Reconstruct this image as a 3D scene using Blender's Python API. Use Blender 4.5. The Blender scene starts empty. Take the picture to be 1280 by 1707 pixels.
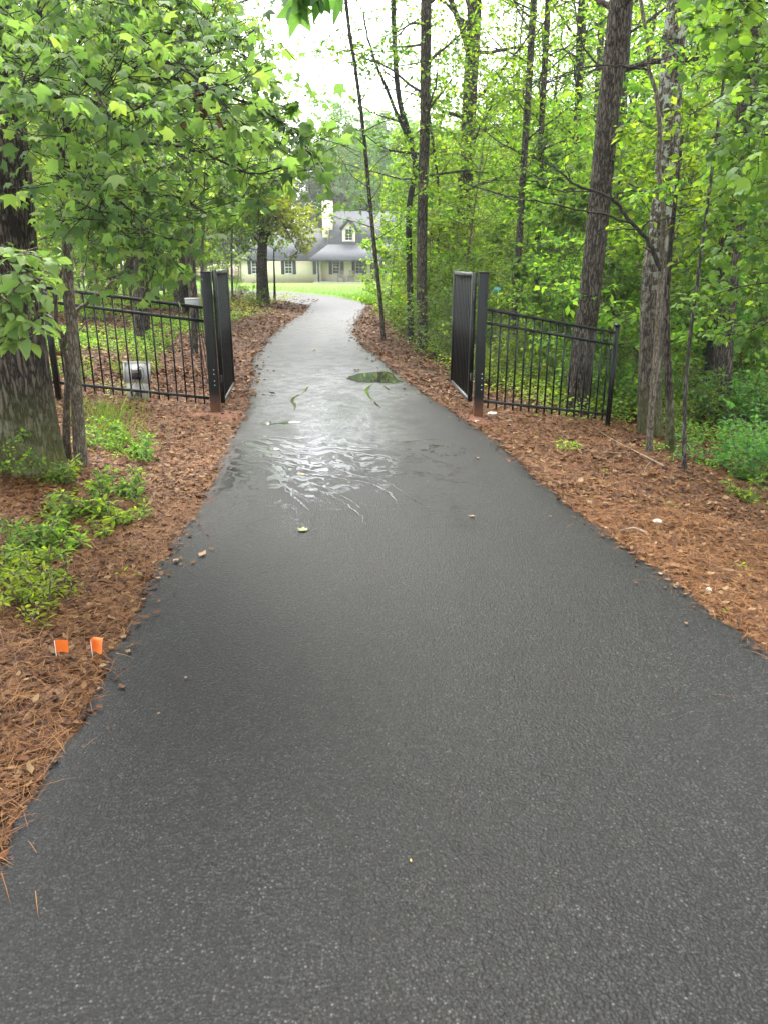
import bpy, math, random
import numpy as np
from mathutils import Vector, Matrix

# ------------------------------------------------------------------ camera, sky, sun, exposure
scene = bpy.context.scene
C = scene.collection
rad = math.radians
PITCH = 18.8; FPX = 1240.0; CAMZ = 1.75
cam_d = bpy.data.cameras.new('camera'); cam = bpy.data.objects.new('camera', cam_d); C.objects.link(cam)
cam.location = (0, 0, CAMZ); cam.rotation_euler = (rad(90 - PITCH), 0, 0)
cam_d.sensor_fit = 'VERTICAL'; cam_d.sensor_height = 24.0; cam_d.sensor_width = 18.0
cam_d.lens = FPX / 1707.0 * 24.0; cam_d.clip_start = 0.05; cam_d.clip_end = 1000
scene.camera = cam

SUN_EL, SUN_AZ = 60.0, -12.0          # degrees above horizon; degrees from +Y towards +X
world = bpy.data.worlds.new('World'); scene.world = world; world.use_nodes = True
wn, wl = world.node_tree.nodes, world.node_tree.links
wn.clear()
w_out = wn.new('ShaderNodeOutputWorld'); w_bg = wn.new('ShaderNodeBackground'); w_sky = wn.new('ShaderNodeTexSky')
w_hs = wn.new('ShaderNodeHueSaturation')
w_sky.sky_type = 'NISHITA'; w_sky.sun_disc = False
w_sky.sun_elevation = rad(SUN_EL); w_sky.sun_rotation = rad(SUN_AZ)
w_sky.air_density = 1.0; w_sky.dust_density = 2.5; w_sky.ozone_density = 1.0
w_hs.inputs['Saturation'].default_value = 0.22          # cloud cover: an almost white sky
w_bg.inputs['Strength'].default_value = 0.15
wl.new(w_sky.outputs[0], w_hs.inputs['Color']); wl.new(w_hs.outputs[0], w_bg.inputs['Color']); wl.new(w_bg.outputs[0], w_out.inputs[0])

sun_d = bpy.data.lights.new('sun', 'SUN'); sun = bpy.data.objects.new('sun', sun_d); C.objects.link(sun)
sun_d.energy = 1.5; sun_d.angle = rad(40); sun_d.color = (1.0, 0.95, 0.86)
_sd = Vector((math.sin(rad(SUN_AZ)) * math.cos(rad(SUN_EL)), math.cos(rad(SUN_AZ)) * math.cos(rad(SUN_EL)), math.sin(rad(SUN_EL))))
sun.rotation_euler = _sd.to_track_quat('Z', 'Y').to_euler(); sun.location = (0, 0, 40)

scene.view_settings.view_transform = 'Standard'; scene.view_settings.look = 'None'
scene.view_settings.exposure = 2.88; scene.view_settings.gamma = 1.0
scene.view_settings.use_curve_mapping = False
cy = scene.cycles
cy.use_denoising = True
cy.max_bounces = 8; cy.diffuse_bounces = 4; cy.glossy_bounces = 3; cy.transmission_bounces = 6; cy.transparent_max_bounces = 8
cy.volume_bounces = 0; cy.use_adaptive_sampling = True; cy.adaptive_threshold = .02; cy.time_limit = 1000
cy.caustics_reflective = False; cy.caustics_refractive = False

# ------------------------------------------------------------------ geometry helpers
_cp, _sp = math.cos(rad(PITCH)), math.sin(rad(PITCH))
def ray(px, py):
    x, y = (px - 640) / FPX, -(py - 853.5) / FPX
    return np.array([x, y * _sp + _cp, y * _cp - _sp])
def at(px, py, Y):                     # the point of the photograph's ray that lies Y metres ahead
    d = ray(px, py); return np.array([0, 0, CAMZ]) + d * (Y / d[1])

def smooth(a, b, v):
    t = np.clip((np.asarray(v, float) - a) / (b - a), 0, 1); return t * t * (3 - 2 * t)
def g_of(y): return -0.75 * smooth(28, 85, y)
_LY = [-12, -4, 0, 1.9, 3.2, 5.6, 8.8, 10.2, 11.6, 13.4, 15.3, 19, 22.5, 26, 30]
_LX = [-2.6, -1.6, -1.25, -1.21, -1.29, -1.42, -1.69, -1.83, -2.05, -2.35, -2.55, -2.75, -2.8, -2.75, -2.9]
_RY = [-12, -4, 0, 3.2, 4.8, 6.6, 8.0, 9.0, 10.3, 13.0, 16.0, 19, 22.5, 26, 30]
_RX = [4.6, 3.0, 2.25, 1.82, 1.48, 1.26, 1.04, 0.86, 0.55, 0.1, -0.42, -0.75, -0.78, -0.72, -0.72]
def edge_l(y): return np.interp(y, _LY, _LX)
def edge_r(y): return np.interp(y, _RY, _RX)
def terrain(x, y):
    x = np.asarray(x, float); y = np.asarray(y, float)
    L, R = edge_l(y), edge_r(y)
    fade = 1 - smooth(20, 32, y)
    up = np.clip(L - 0.15 - x, 0, None); dn = np.clip(x - R - 0.15, 0, None)
    h = fade * (0.115 * up - 0.02 * np.clip(up - 3, 0, None)) * np.clip(1.2 - 0.04 * np.abs(up), 0.3, 1) - fade * 0.15 * np.minimum(dn, 3.2 + 0.25 * np.clip(dn - 3.2, 0, 12))
    off = np.clip(np.maximum(L - x, x - R) * 1.2, 0, 1)
    bump = 0.035 * np.sin(x * 2.1 + 0.7 * y) * np.sin(y * 1.7 - 0.4 * x) + 0.02 * np.sin(x * 5.3 + 1) * np.sin(y * 4.1)
    near = np.where(y < 30, off, np.clip((np.abs(x + 3) - 3) * .2, 0, 1) * 0 + 0.0)
    return g_of(y) + h + bump * near - 0.035
def ground(px, py):
    d = ray(px, py); s = 1.0
    for _ in range(60):
        p = np.array([0, 0, CAMZ]) + d * s
        e = p[2] - float(terrain(p[0], p[1]))
        s += 0.7 * e / max(0.02, -d[2])
    return np.array([0, 0, CAMZ]) + d * s

def mesh_np(name, V, F):
    """V Nx3; F: array (tris or quads) or list of such arrays."""
    me = bpy.data.meshes.new(name)
    Fs = [np.asarray(f, np.int32) for f in (F if isinstance(F, list) else [F]) if len(f)]
    V = np.asarray(V, np.float32)
    me.vertices.add(len(V)); me.vertices.foreach_set('co', V.ravel())
    nl = sum(f.size for f in Fs); npoly = sum(len(f) for f in Fs)
    me.loops.add(nl); me.polygons.add(npoly)
    me.loops.foreach_set('vertex_index', np.concatenate([f.ravel() for f in Fs]))
    starts, o = [], 0
    for f in Fs:
        starts.append(o + np.arange(len(f)) * f.shape[1]); o += f.size
    me.polygons.foreach_set('loop_start', np.concatenate(starts).astype(np.int32))
    me.update(calc_edges=True); me.validate()
    return me
def link(name, me, mat=None, parent=None, smooth_shade=False):
    o = bpy.data.objects.new(name, me)
    if mat and me and not me.materials: me.materials.append(mat)
    C.objects.link(o)
    if parent: o.parent = parent
    if smooth_shade: me.polygons.foreach_set('use_smooth', np.ones(len(me.polygons), bool))
    return o
def tag(o, label=None, cat=None, group=None, kind=None):
    if label: o['label'] = label
    if cat: o['category'] = cat
    if group: o['group'] = group
    if kind: o['kind'] = kind
    return o
def empty(name, loc=(0, 0, 0), rz=0.0):
    o = bpy.data.objects.new(name, None); o.empty_display_size = 0.1; C.objects.link(o)
    o.location = tuple(float(v) for v in loc); o.rotation_euler = (0, 0, rz); return o
class Acc:
    def __init__(s): s.V, s.T, s.Q, s.n = [], [], [], 0
    def add(s, V, T=None, Q=None):
        V = np.asarray(V, float); s.V.append(V)
        if T is not None and len(T): s.T.append(np.asarray(T) + s.n)
        if Q is not None and len(Q): s.Q.append(np.asarray(Q) + s.n)
        s.n += len(V); return s
    def mesh(s, name):
        F = []
        if s.T: F.append(np.concatenate(s.T))
        if s.Q: F.append(np.concatenate(s.Q))
        return mesh_np(name, np.concatenate(s.V), F)
_BQ = np.array([[0, 3, 2, 1], [4, 5, 6, 7], [0, 1, 5, 4], [1, 2, 6, 5], [2, 3, 7, 6], [3, 0, 4, 7]])
def box(a, b, lo, hi, rz=0.0):
    """adds an axis box to Acc a; b is unused origin offset"""
    x0, y0, z0 = lo; x1, y1, z1 = hi
    V = np.array([[x0, y0, z0], [x1, y0, z0], [x1, y1, z0], [x0, y1, z0], [x0, y0, z1], [x1, y0, z1], [x1, y1, z1], [x0, y1, z1]], float)
    a.add(V + np.asarray(b, float), Q=_BQ); return a
def bar(a, p, q, w, h=None, up=(0, 0, 1)):
    """a square bar from p to q"""
    p, q = np.asarray(p, float), np.asarray(q, float); h = h or w
    d = q - p; d /= np.linalg.norm(d)
    u = np.asarray(up, float)
    if abs(d @ u) > 0.95: u = np.array([0, 1.0, 0])
    s = np.cross(d, u); s /= np.linalg.norm(s); t = np.cross(s, d)
    c = [(-w / 2) * s - (h / 2) * t, (w / 2) * s - (h / 2) * t, (w / 2) * s + (h / 2) * t, (-w / 2) * s + (h / 2) * t]
    a.add(np.array([p + k for k in c] + [q + k for k in c]), Q=_BQ); return a
def catmull(P, n):
    P = np.asarray(P, float); Q = np.vstack([2 * P[0] - P[1], P, 2 * P[-1] - P[-2]])
    out = []
    m = len(P) - 1
    for t in np.linspace(0, m, n):
        i = min(int(t), m - 1); f = t - i
        a, b, c, d = Q[i], Q[i + 1], Q[i + 2], Q[i + 3]
        out.append(0.5 * (2 * b + (c - a) * f + (2 * a - 5 * b + 4 * c - d) * f * f + (3 * b - a - 3 * c + d) * f ** 3))
    return np.array(out)
def tube(pts, radii, seg=6, ridge=0.0, rng=None, close=True):
    pts = np.asarray(pts, float); n = len(pts); radii = np.asarray(radii, float)
    tan = np.gradient(pts, axis=0); tan /= np.linalg.norm(tan, axis=1)[:, None] + 1e-9
    ref = np.array([1.0, 0, 0]) if abs(tan[0][0]) < 0.9 else np.array([0, 1.0, 0])
    th = np.arange(seg) * 2 * math.pi / seg
    V = np.empty((n, seg, 3))
    s_len = np.concatenate([[0], np.cumsum(np.linalg.norm(np.diff(pts, axis=0), axis=1))])
    if ridge and rng is not None:
        ph = rng.random(8) * 6.28; ks = rng.integers(5, 15, 8); zs = rng.random(8) * 3 - 1.5
    for i in range(n):
        u = ref - tan[i] * (ref @ tan[i]); u /= np.linalg.norm(u) + 1e-9; v = np.cross(tan[i], u); ref = u
        r = np.full(seg, radii[i])
        if ridge and rng is not None:
            m = sum(np.sin(ks[j] * th + ph[j] + zs[j] * s_len[i]) for j in range(8)) / 3
            m2 = np.sin(2 * th + ph[0] + .5 * s_len[i]) + np.sin(3 * th + ph[1] - .7 * s_len[i])
            r = r * (1 + ridge * m + ridge * 0.8 * m2 + ridge * 0.5 * (rng.random(seg) - .5))
        V[i] = pts[i] + np.outer(np.cos(th) * r, u) + np.outer(np.sin(th) * r, v)
    idx = np.arange(n * seg).reshape(n, seg)
    a, b = idx[:-1], idx[1:]
    Q = np.stack([a, np.roll(a, -1, 1), np.roll(b, -1, 1), b], -1).reshape(-1, 4)
    V = V.reshape(-1, 3)
    T = []
    if close:
        V = np.vstack([V, pts[-1] + tan[-1] * radii[-1] * .5]); k = len(V) - 1
        T = [[idx[-1][j], idx[-1][(j + 1) % seg], k] for j in range(seg)]
    return V, Q, T

# ---- leaf templates (unit length along +Y, normal +Z)
def _tmpl_diamond():
    return np.array([[0, 0, 0], [.3, .42, .07], [0, 1, -.06], [-.3, .42, .07]], float), np.array([[0, 1, 2], [0, 2, 3]])
def _tmpl_oval():
    V = np.array([[0, 0, 0], [0, .33, .0], [0, .68, -.02], [0, 1, -.1], [.2, .2, .04], [.29, .5, .06], [.17, .82, .0], [-.2, .2, .04], [-.29, .5, .06], [-.17, .82, .0]], float)
    T = np.array([[0, 4, 1], [1, 4, 5], [1, 5, 2], [2, 5, 6], [2, 6, 3], [0, 1, 7], [1, 8, 7], [1, 2, 8], [2, 9, 8], [2, 3, 9]])
    return V, T
def _tmpl_star(lobes=5, depth=.42, spread=250.0, broad=False):
    V = [[0, .36, .02], [0, 0.03, 0]]
    a0 = -spread / 2
    n = lobes * 2 - 1
    for k in range(n):
        ang = rad(a0 + spread * k / (n - 1))
        tip = k % 2 == 0
        r = (.64 if abs(ang) < .3 else (.60 if abs(ang) < 1.3 else .46)) if tip else depth * .6
        if broad and tip: r *= .95
        V.append([math.sin(ang) * r * 1.05, .36 + math.cos(ang) * r, -.10 if tip else .03])
    V = np.array(V, float)
    T = []
    for k in range(n - 1): T.append([0, 2 + k + 1, 2 + k])
    T.append([0, 2, 1]); T.append([0, 1, 2 + n - 1])
    return V, np.array(T)
DIAMOND, OVAL = _tmpl_diamond(), _tmpl_oval()
STAR, MAPLE = _tmpl_star(5, .56, 244), _tmpl_star(5, .70, 240, True)
def curled(t, k, tw):
    V = t[0].copy(); r2 = V[:, 0] ** 2 + (V[:, 1] - .36) ** 2; V[:, 2] -= k * r2 * 1.6; V[:, 2] += tw * V[:, 0] * (V[:, 1] - .3) + .12 * np.abs(V[:, 0]) * (1 if tw > 0 else -.3); return V, t[1]
STARS = [STAR, curled(STAR, .5, .5), curled(STAR, .25, -.7), curled(STAR, .8, .2)]; MAPLES = [MAPLE, curled(MAPLE, .5, .5), curled(MAPLE, .3, -.6), curled(MAPLE, .7, .2)]
LANCE = (OVAL[0] * [.62, 1, 1], OVAL[1])
DIAMONDS = [DIAMOND, curled(DIAMOND, .4, .6)]
def leaves(tmpl, pos, dirn, nrm, size):
    V0, T0 = tmpl
    pos, dirn, nrm = (np.asarray(v, float) for v in (pos, dirn, nrm)); size = np.asarray(size, float)
    d = dirn / (np.linalg.norm(dirn, axis=1)[:, None] + 1e-9)
    s = np.cross(d, nrm); s /= np.linalg.norm(s, axis=1)[:, None] + 1e-9
    t = np.cross(s, d)
    V = pos[:, None, :] + size[:, None, None] * (V0[None, :, 0, None] * s[:, None, :] + V0[None, :, 1, None] * d[:, None, :] + V0[None, :, 2, None] * t[:, None, :])
    T = T0[None] + (np.arange(len(pos)) * len(V0))[:, None, None]
    return V.reshape(-1, 3), T.reshape(-1, 3)

# ------------------------------------------------------------------ materials
MATS = {}
def newmat(name):
    m = bpy.data.materials.new(name); m.use_nodes = True; m.node_tree.nodes.clear(); MATS[name] = m
    return m, m.node_tree.nodes, m.node_tree.links
def N(nt, kind, **kw):
    n = nt.new('ShaderNode' + kind)
    for k, v in kw.items():
        if k.startswith('i_'): n.inputs[k[2:].replace('_', ' ')].default_value = v
        else: setattr(n, k, v)
    return n
def ramp(nt, stops):
    r = nt.new('ShaderNodeValToRGB'); e = r.color_ramp.elements
    while len(e) < len(stops): e.new(0.5)
    for k, (p, c) in enumerate(stops):
        e[k].position = p; e[k].color = (*c, 1) if len(c) == 3 else c
    return r
def plain(name, col, rough=0.5, metal=0.0, var=0.15, scale=6.0, bump=0.0, bscale=60.0, spec=0.5):
    m, nt, l = newmat(name)
    out = N(nt, 'OutputMaterial'); b = N(nt, 'BsdfPrincipled', i_Roughness=rough, i_Metallic=metal)
    b.inputs['Specular IOR Level'].default_value = spec
    tc = N(nt, 'TexCoord'); nz = N(nt, 'TexNoise', i_Scale=scale, i_Detail=6.0)
    r = ramp(nt, [(0.25, tuple(c * (1 - var) for c in col)), (0.75, tuple(min(1, c * (1 + var)) for c in col))])
    l.new(tc.outputs['Object'], nz.inputs['Vector']); l.new(nz.outputs['Fac'], r.inputs[0]); l.new(r.outputs[0], b.inputs['Base Color'])
    if bump:
        n2 = N(nt, 'TexNoise', i_Scale=bscale, i_Detail=4.0); bp = N(nt, 'Bump', i_Strength=bump, i_Distance=0.01)
        l.new(tc.outputs['Object'], n2.inputs['Vector']); l.new(n2.outputs['Fac'], bp.inputs['Height']); l.new(bp.outputs[0], b.inputs['Normal'])
    l.new(b.outputs[0], out.inputs[0]); return m
def leafmat(name, cols, trans=0.42, tint=(1.5, 1.35, .55), rough=.6, objvar=0.04):
    m, nt, l = newmat(name)
    out = N(nt, 'OutputMaterial'); geo = N(nt, 'NewGeometry'); oi = N(nt, 'ObjectInfo')
    r = ramp(nt, [(i / (len(cols) - 1), c) for i, c in enumerate(cols)])
    l.new(geo.outputs['Random Per Island'], r.inputs[0])
    hs = N(nt, 'HueSaturation'); mr = N(nt, 'MapRange'); mr.inputs[3].default_value = .5 - objvar / 2; mr.inputs[4].default_value = .5 + objvar / 2
    l.new(oi.outputs['Random'], mr.inputs[0]); l.new(mr.outputs[0], hs.inputs['Hue']); l.new(r.outputs[0], hs.inputs['Color'])
    mv = N(nt, 'MapRange'); mv.inputs[3].default_value = .82; mv.inputs[4].default_value = 1.2
    l.new(oi.outputs['Random'], mv.inputs[0]); l.new(mv.outputs[0], hs.inputs['Value'])
    b = N(nt, 'BsdfPrincipled', i_Roughness=rough); b.inputs['Specular IOR Level'].default_value = .22
    l.new(hs.outputs[0], b.inputs['Base Color'])
    mx = N(nt, 'MixRGB', blend_type='MULTIPLY'); mx.inputs[0].default_value = 1; mx.inputs[2].default_value = (*tint, 1)
    l.new(hs.outputs[0], mx.inputs[1])
    tr = N(nt, 'BsdfTranslucent'); l.new(mx.outputs[0], tr.inputs[0])
    ms = N(nt, 'MixShader'); ms.inputs[0].default_value = trans
    l.new(b.outputs[0], ms.inputs[1]); l.new(tr.outputs[0], ms.inputs[2]); l.new(ms.outputs[0], out.inputs[0]); return m
def barkmat(name, dark, light, scale=9.0, lichen=None, moss=False, bump=.9):
    m, nt, l = newmat(name)
    out = N(nt, 'OutputMaterial'); b = N(nt, 'BsdfPrincipled', i_Roughness=.9); b.inputs['Specular IOR Level'].default_value = .2
    tc = N(nt, 'TexCoord'); mp = N(nt, 'Mapping'); mp.inputs['Scale'].default_value = (scale, scale, scale * .20)
    l.new(tc.outputs['Object'], mp.inputs[0])
    nz = N(nt, 'TexNoise', i_Scale=1.3, i_Detail=5.0, i_Roughness=.6); l.new(mp.outputs[0], nz.inputs['Vector'])
    sc1 = N(nt, 'VectorMath', operation='SCALE'); l.new(nz.outputs['Color'], sc1.inputs[0]); sc1.inputs['Scale'].default_value = 1.9
    ad = N(nt, 'VectorMath', operation='ADD'); l.new(mp.outputs[0], ad.inputs[0]); l.new(sc1.outputs[0], ad.inputs[1])
    mu = N(nt, 'TexVoronoi', i_Scale=1.5, feature='DISTANCE_TO_EDGE'); l.new(ad.outputs[0], mu.inputs['Vector'])
    pl_ = N(nt, 'MapRange'); pl_.interpolation_type = 'SMOOTHSTEP'; l.new(mu.outputs['Distance'], pl_.inputs[0]); pl_.inputs[1].default_value = .02; pl_.inputs[2].default_value = .28
    n2 = N(nt, 'TexNoise', i_Scale=6.0, i_Detail=8.0, i_Roughness=.7); l.new(mp.outputs[0], n2.inputs['Vector'])
    n5 = N(nt, 'TexNoise', i_Scale=2.2, i_Detail=4.0); l.new(tc.outputs['Object'], n5.inputs['Vector'])
    av = N(nt, 'Math', operation='MULTIPLY_ADD'); av.inputs[1].default_value = .62; l.new(pl_.outputs[0], av.inputs[0])
    hf = N(nt, 'Math', operation='MULTIPLY_ADD'); hf.inputs[1].default_value = .45; l.new(n2.outputs['Fac'], hf.inputs[0])
    h5 = N(nt, 'Math', operation='MULTIPLY_ADD'); h5.inputs[1].default_value = .35; h5.inputs[2].default_value = -.24; l.new(n5.outputs['Fac'], h5.inputs[0]); l.new(h5.outputs[0], hf.inputs[2])
    l.new(hf.outputs[0], av.inputs[2])
    r = ramp(nt, [(.08, dark), (.45, tuple((a * 1.2 + c) / 2.4 for a, c in zip(dark, light))), (.95, light)]); l.new(av.outputs[0], r.inputs[0])
    col = r.outputs[0]
    if lichen:
        n3 = N(nt, 'TexNoise', i_Scale=11.0, i_Detail=8.0, i_Roughness=.7); l.new(tc.outputs['Object'], n3.inputs['Vector'])
        r3 = ramp(nt, [(.50, (0, 0, 0)), (.56, (1, 1, 1))]); l.new(n3.outputs['Fac'], r3.inputs[0])
        sz = N(nt, 'SeparateXYZ'); l.new(tc.outputs['Object'], sz.inputs[0])
        mr = N(nt, 'MapRange'); mr.inputs[1].default_value = lichen[1]; mr.inputs[2].default_value = lichen[2]; mr.inputs[3].default_value = lichen[3]; mr.inputs[4].default_value = lichen[4]
        l.new(sz.outputs['Z'], mr.inputs[0])
        mm = N(nt, 'Math', operation='MULTIPLY'); l.new(r3.outputs[0], mm.inputs[0]); l.new(mr.outputs[0], mm.inputs[1])
        mx = N(nt, 'MixRGB'); l.new(mm.outputs[0], mx.inputs[0]); l.new(col, mx.inputs[1]); mx.inputs[2].default_value = (*lichen[0], 1); col = mx.outputs[0]
    if moss:
        sz = N(nt, 'SeparateXYZ'); l.new(tc.outputs['Object'], sz.inputs[0])
        n4 = N(nt, 'TexNoise', i_Scale=7.0, i_Detail=5.0); l.new(tc.outputs['Object'], n4.inputs['Vector'])
        mr = N(nt, 'MapRange'); mr.inputs[1].default_value = .05; mr.inputs[2].default_value = .75; mr.inputs[3].default_value = 1.1; mr.inputs[4].default_value = 0
        l.new(sz.outputs['Z'], mr.inputs[0])
        mm = N(nt, 'Math', operation='MULTIPLY'); l.new(mr.outputs[0], mm.inputs[0]); l.new(n4.outputs['Fac'], mm.inputs[1])
        mx = N(nt, 'MixRGB'); l.new(mm.outputs[0], mx.inputs[0]); l.new(col, mx.inputs[1]); mx.inputs[2].default_value = (.12, .13, .03, 1); col = mx.outputs[0]
    bp = N(nt, 'Bump', i_Strength=bump, i_Distance=.03); l.new(av.outputs[0], bp.inputs['Height']); l.new(bp.outputs[0], b.inputs['Normal'])
    l.new(col, b.inputs['Base Color']); l.new(b.outputs[0], out.inputs[0]); return m

M = {}
M['bark'] = barkmat('bark', (.012, .010, .008), (.17, .142, .112), 22)
M['bark_grey'] = barkmat('bark_grey', (.025, .022, .019), (.20, .18, .155), 24)
M['bark_big'] = barkmat('bark_big', (.008, .007, .006), (.15, .122, .095), 17, lichen=((.2, .22, .16), .0, .7, .7, .0), moss=True)
M['bark_lichen'] = barkmat('bark_lichen', (.022, .018, .014), (.19, .155, .12), 20, lichen=((.36, .39, .31), 1.3, 2.6, .12, 1.0), moss=True)
M['bark_thin'] = barkmat('bark_thin', (.045, .038, .028), (.25, .21, .16), 40, bump=.5)
M['bark_dark'] = barkmat('bark_dark', (.018, .016, .014), (.075, .066, .056), 22, bump=.5)
M['bark_far'] = barkmat('bark_far', (.03, .026, .022), (.15, .13, .11), 14, bump=.4)
M['leaf_gum'] = leafmat('leaf_gum', [(.06, .125, .045), (.105, .20, .065), (.16, .275, .085), (.085, .165, .06), (.23, .34, .09)], .58, (1.4, 1.4, .7))
M['leaf_mid'] = leafmat('leaf_mid', [(.055, .12, .025), (.095, .18, .032), (.17, .27, .042), (.27, .35, .05)], .55, (1.35, 1.35, .55))
M['leaf_bright'] = leafmat('leaf_bright', [(.065, .14, .022), (.12, .225, .03), (.21, .33, .045), (.31, .41, .055)], .58, (1.35, 1.4, .5))
M['leaf_yellow'] = leafmat('leaf_yellow', [(.13, .215, .02), (.21, .29, .025), (.30, .34, .03), (.10, .18, .025)], .52, (1.25, 1.3, .5))
M['leaf_dark'] = leafmat('leaf_dark', [(.02, .055, .016), (.035, .085, .022), (.05, .115, .03)], .35)
M['leaf_far'] = leafmat('leaf_far', [(.08, .16, .04), (.125, .23, .05), (.18, .29, .065)], .5, (1.25, 1.3, .7))
M['leaf_maple'] = leafmat('leaf_maple', [(.055, .14, .032), (.095, .21, .045), (.15, .28, .05)], .5, (1.4, 1.35, .6))
M['leaf_oval'] = leafmat('leaf_oval', [(.10, .20, .06), (.16, .28, .085), (.22, .35, .11)], .45, (1.25, 1.3, .7))
M['leaf_dead'] = leafmat('leaf_dead', [(.013, .006, .003), (.08, .034, .011), (.14, .071, .025), (.042, .016, .006), (.115, .043, .013), (.26, .18, .09)], .15, (1.2, 1, .7), .7)
M['needle'] = leafmat('needle', [(.022, .008, .004), (.145, .052, .015), (.27, .122, .04), (.07, .024, .008), (.20, .076, .022)], .1, (1.2, 1, .7), .6)
M['grass'] = leafmat('grass', [(.06, .12, .02), (.11, .18, .03), (.16, .22, .045)], .4)
M['grass_lawn'] = leafmat('grass_lawn', [(.065, .15, .008), (.095, .19, .010), (.13, .225, .014)], .4)
M['metal_black'] = plain('metal_black', (.006, .007, .007), .38, 0, .3, 4, .06, 90, .3)
# ---- asphalt: dark aggregate, with a rain-wet film where the drive dips
def asphalt():
    m, nt, l = newmat('asphalt')
    out = N(nt, 'OutputMaterial'); b = N(nt, 'BsdfPrincipled'); tc = N(nt, 'TexCoord')
    O = tc.outputs['Object']
    def noise(scale, detail=3.0, rough=.55, dist=0.0):
        n = N(nt, 'TexNoise', i_Scale=scale, i_Detail=detail, i_Roughness=rough, i_Distortion=dist); l.new(O, n.inputs['Vector']); return n.outputs['Fac']
    def math_(op, a, c, clamp=False):
        n = N(nt, 'Math', operation=op); n.use_clamp = clamp
        for k, v in enumerate((a, c)):
            if v is None: continue
            if isinstance(v, (int, float)): n.inputs[k].default_value = v
            else: l.new(v, n.inputs[k])
        return n.outputs[0]
    def mrange(v, a, c, d=0.0, e=1.0):
        n = N(nt, 'MapRange'); n.interpolation_type = 'SMOOTHSTEP'; l.new(v, n.inputs[0])
        for k, q in zip((1, 2, 3, 4), (a, c, d, e)): n.inputs[k].default_value = q
        return n.outputs[0]
    sp = N(nt, 'SeparateXYZ'); l.new(O, sp.inputs[0]); X, Y = sp.outputs[0], sp.outputs[1]
    vor = N(nt, 'TexVoronoi', i_Scale=118.0); l.new(O, vor.inputs['Vector'])
    vor2 = N(nt, 'TexVoronoi', i_Scale=70.0); l.new(O, vor2.inputs['Vector'])
    fine, mid, big = noise(160.0, 3), noise(9.0, 5), noise(1.1, 4, .6, .5)
    # stones: most tar-coated, some bare and pale
    rc = ramp(nt, [(0, (.004, .0042, .0041)), (.45, (.0115, .0118, .0117)), (.85, (.023, .0234, .023)), (.97, (.034, .034, .033)), (.996, (.062, .060, .057))])
    sc_ = N(nt, 'SeparateColor'); l.new(vor.outputs['Color'], sc_.inputs[0]); l.new(sc_.outputs[0], rc.inputs[0])
    mx = N(nt, 'MixRGB', blend_type='MULTIPLY'); mx.inputs[0].default_value = 1
    gap = ramp(nt, [(.0, (1, 1, 1)), (.35, (.9, .9, .9)), (.65, (.12, .12, .12))]); l.new(math_('MULTIPLY', vor.outputs['Distance'], 1.15), gap.inputs[0])
    l.new(rc.outputs[0], mx.inputs[1]); l.new(gap.outputs[0], mx.inputs[2])
    mx2 = N(nt, 'MixRGB', blend_type='MULTIPLY'); mx2.inputs[0].default_value = 1
    mpx = N(nt, 'Mapping'); mpx.inputs['Scale'].default_value = (3.2, .22, 1); l.new(O, mpx.inputs[0]); lan = N(nt, 'TexNoise', i_Scale=1.0, i_Detail=4.0); l.new(mpx.outputs[0], lan.inputs['Vector'])
    rb = ramp(nt, [(.32, (.6, .6, .605)), (.48, (1, 1, 1)), (.66, (1.35, 1.34, 1.32))]); l.new(math_('ADD', math_('MULTIPLY', big, .45), math_('ADD', math_('MULTIPLY', lan.outputs['Fac'], .3), math_('MULTIPLY', mid, .25))), rb.inputs[0])
    l.new(mx.outputs[0], mx2.inputs[1]); l.new(rb.outputs[0], mx2.inputs[2])
    l.new(mx2.outputs[0], b.inputs['Base Color'])
    # wet film mask
    wob = math_('SUBTRACT', noise(.9, 5, .6, 1.2), .5)
    Yw = math_('ADD', Y, math_('MULTIPLY', wob, 5.0))
    Xw = math_('ADD', X, math_('MULTIPLY', wob, 1.6))
    along = math_('MULTIPLY', mrange(Yw, 6.3, 8.6), mrange(Yw, 33, 24))
    side = mrange(Xw, .62, .05)
    sideL = mrange(Xw, -2.3, -1.7)
    far = mrange(Y, 11.5, 15.0)
    wet = math_('MULTIPLY', along, math_('MAXIMUM', math_('MULTIPLY', side, 1.0), far))
    wet = math_('MULTIPLY', wet, math_('ADD', .45, math_('MULTIPLY', mrange(noise(3.2, 6, .65, 1.0), .38, .60), .55)))
    web = mrange(noise(15.0, 6, .7, 2.2), .50, .60)
    wet = math_('MULTIPLY', wet, math_('ADD', .55, math_('MULTIPLY', web, .45)), True)
    wet = math_('MULTIPLY', wet, mrange(Y, 9.0, 15.0, .85, .22))
    rough = math_('SUBTRACT', .58, math_('MULTIPLY', wet, .44))
    l.new(rough, b.inputs['Roughness'])
    l.new(math_('ADD', .18, math_('MULTIPLY', wet, .30)), b.inputs['Specular IOR Level'])
    h = math_('ADD', math_('MULTIPLY', vor.outputs['Distance'], -.7), math_('ADD', math_('MULTIPLY', vor2.outputs['Distance'], -.6), math_('MULTIPLY', fine, .35)))
    bp = N(nt, 'Bump', i_Distance=.0033); l.new(h, bp.inputs['Height']); l.new(math_('SUBTRACT', .95, math_('MULTIPLY', wet, .80)), bp.inputs['Strength'])
    l.new(bp.outputs[0], b.inputs['Normal']); l.new(b.outputs[0], out.inputs[0]); return m
M['asphalt'] = asphalt()
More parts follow.
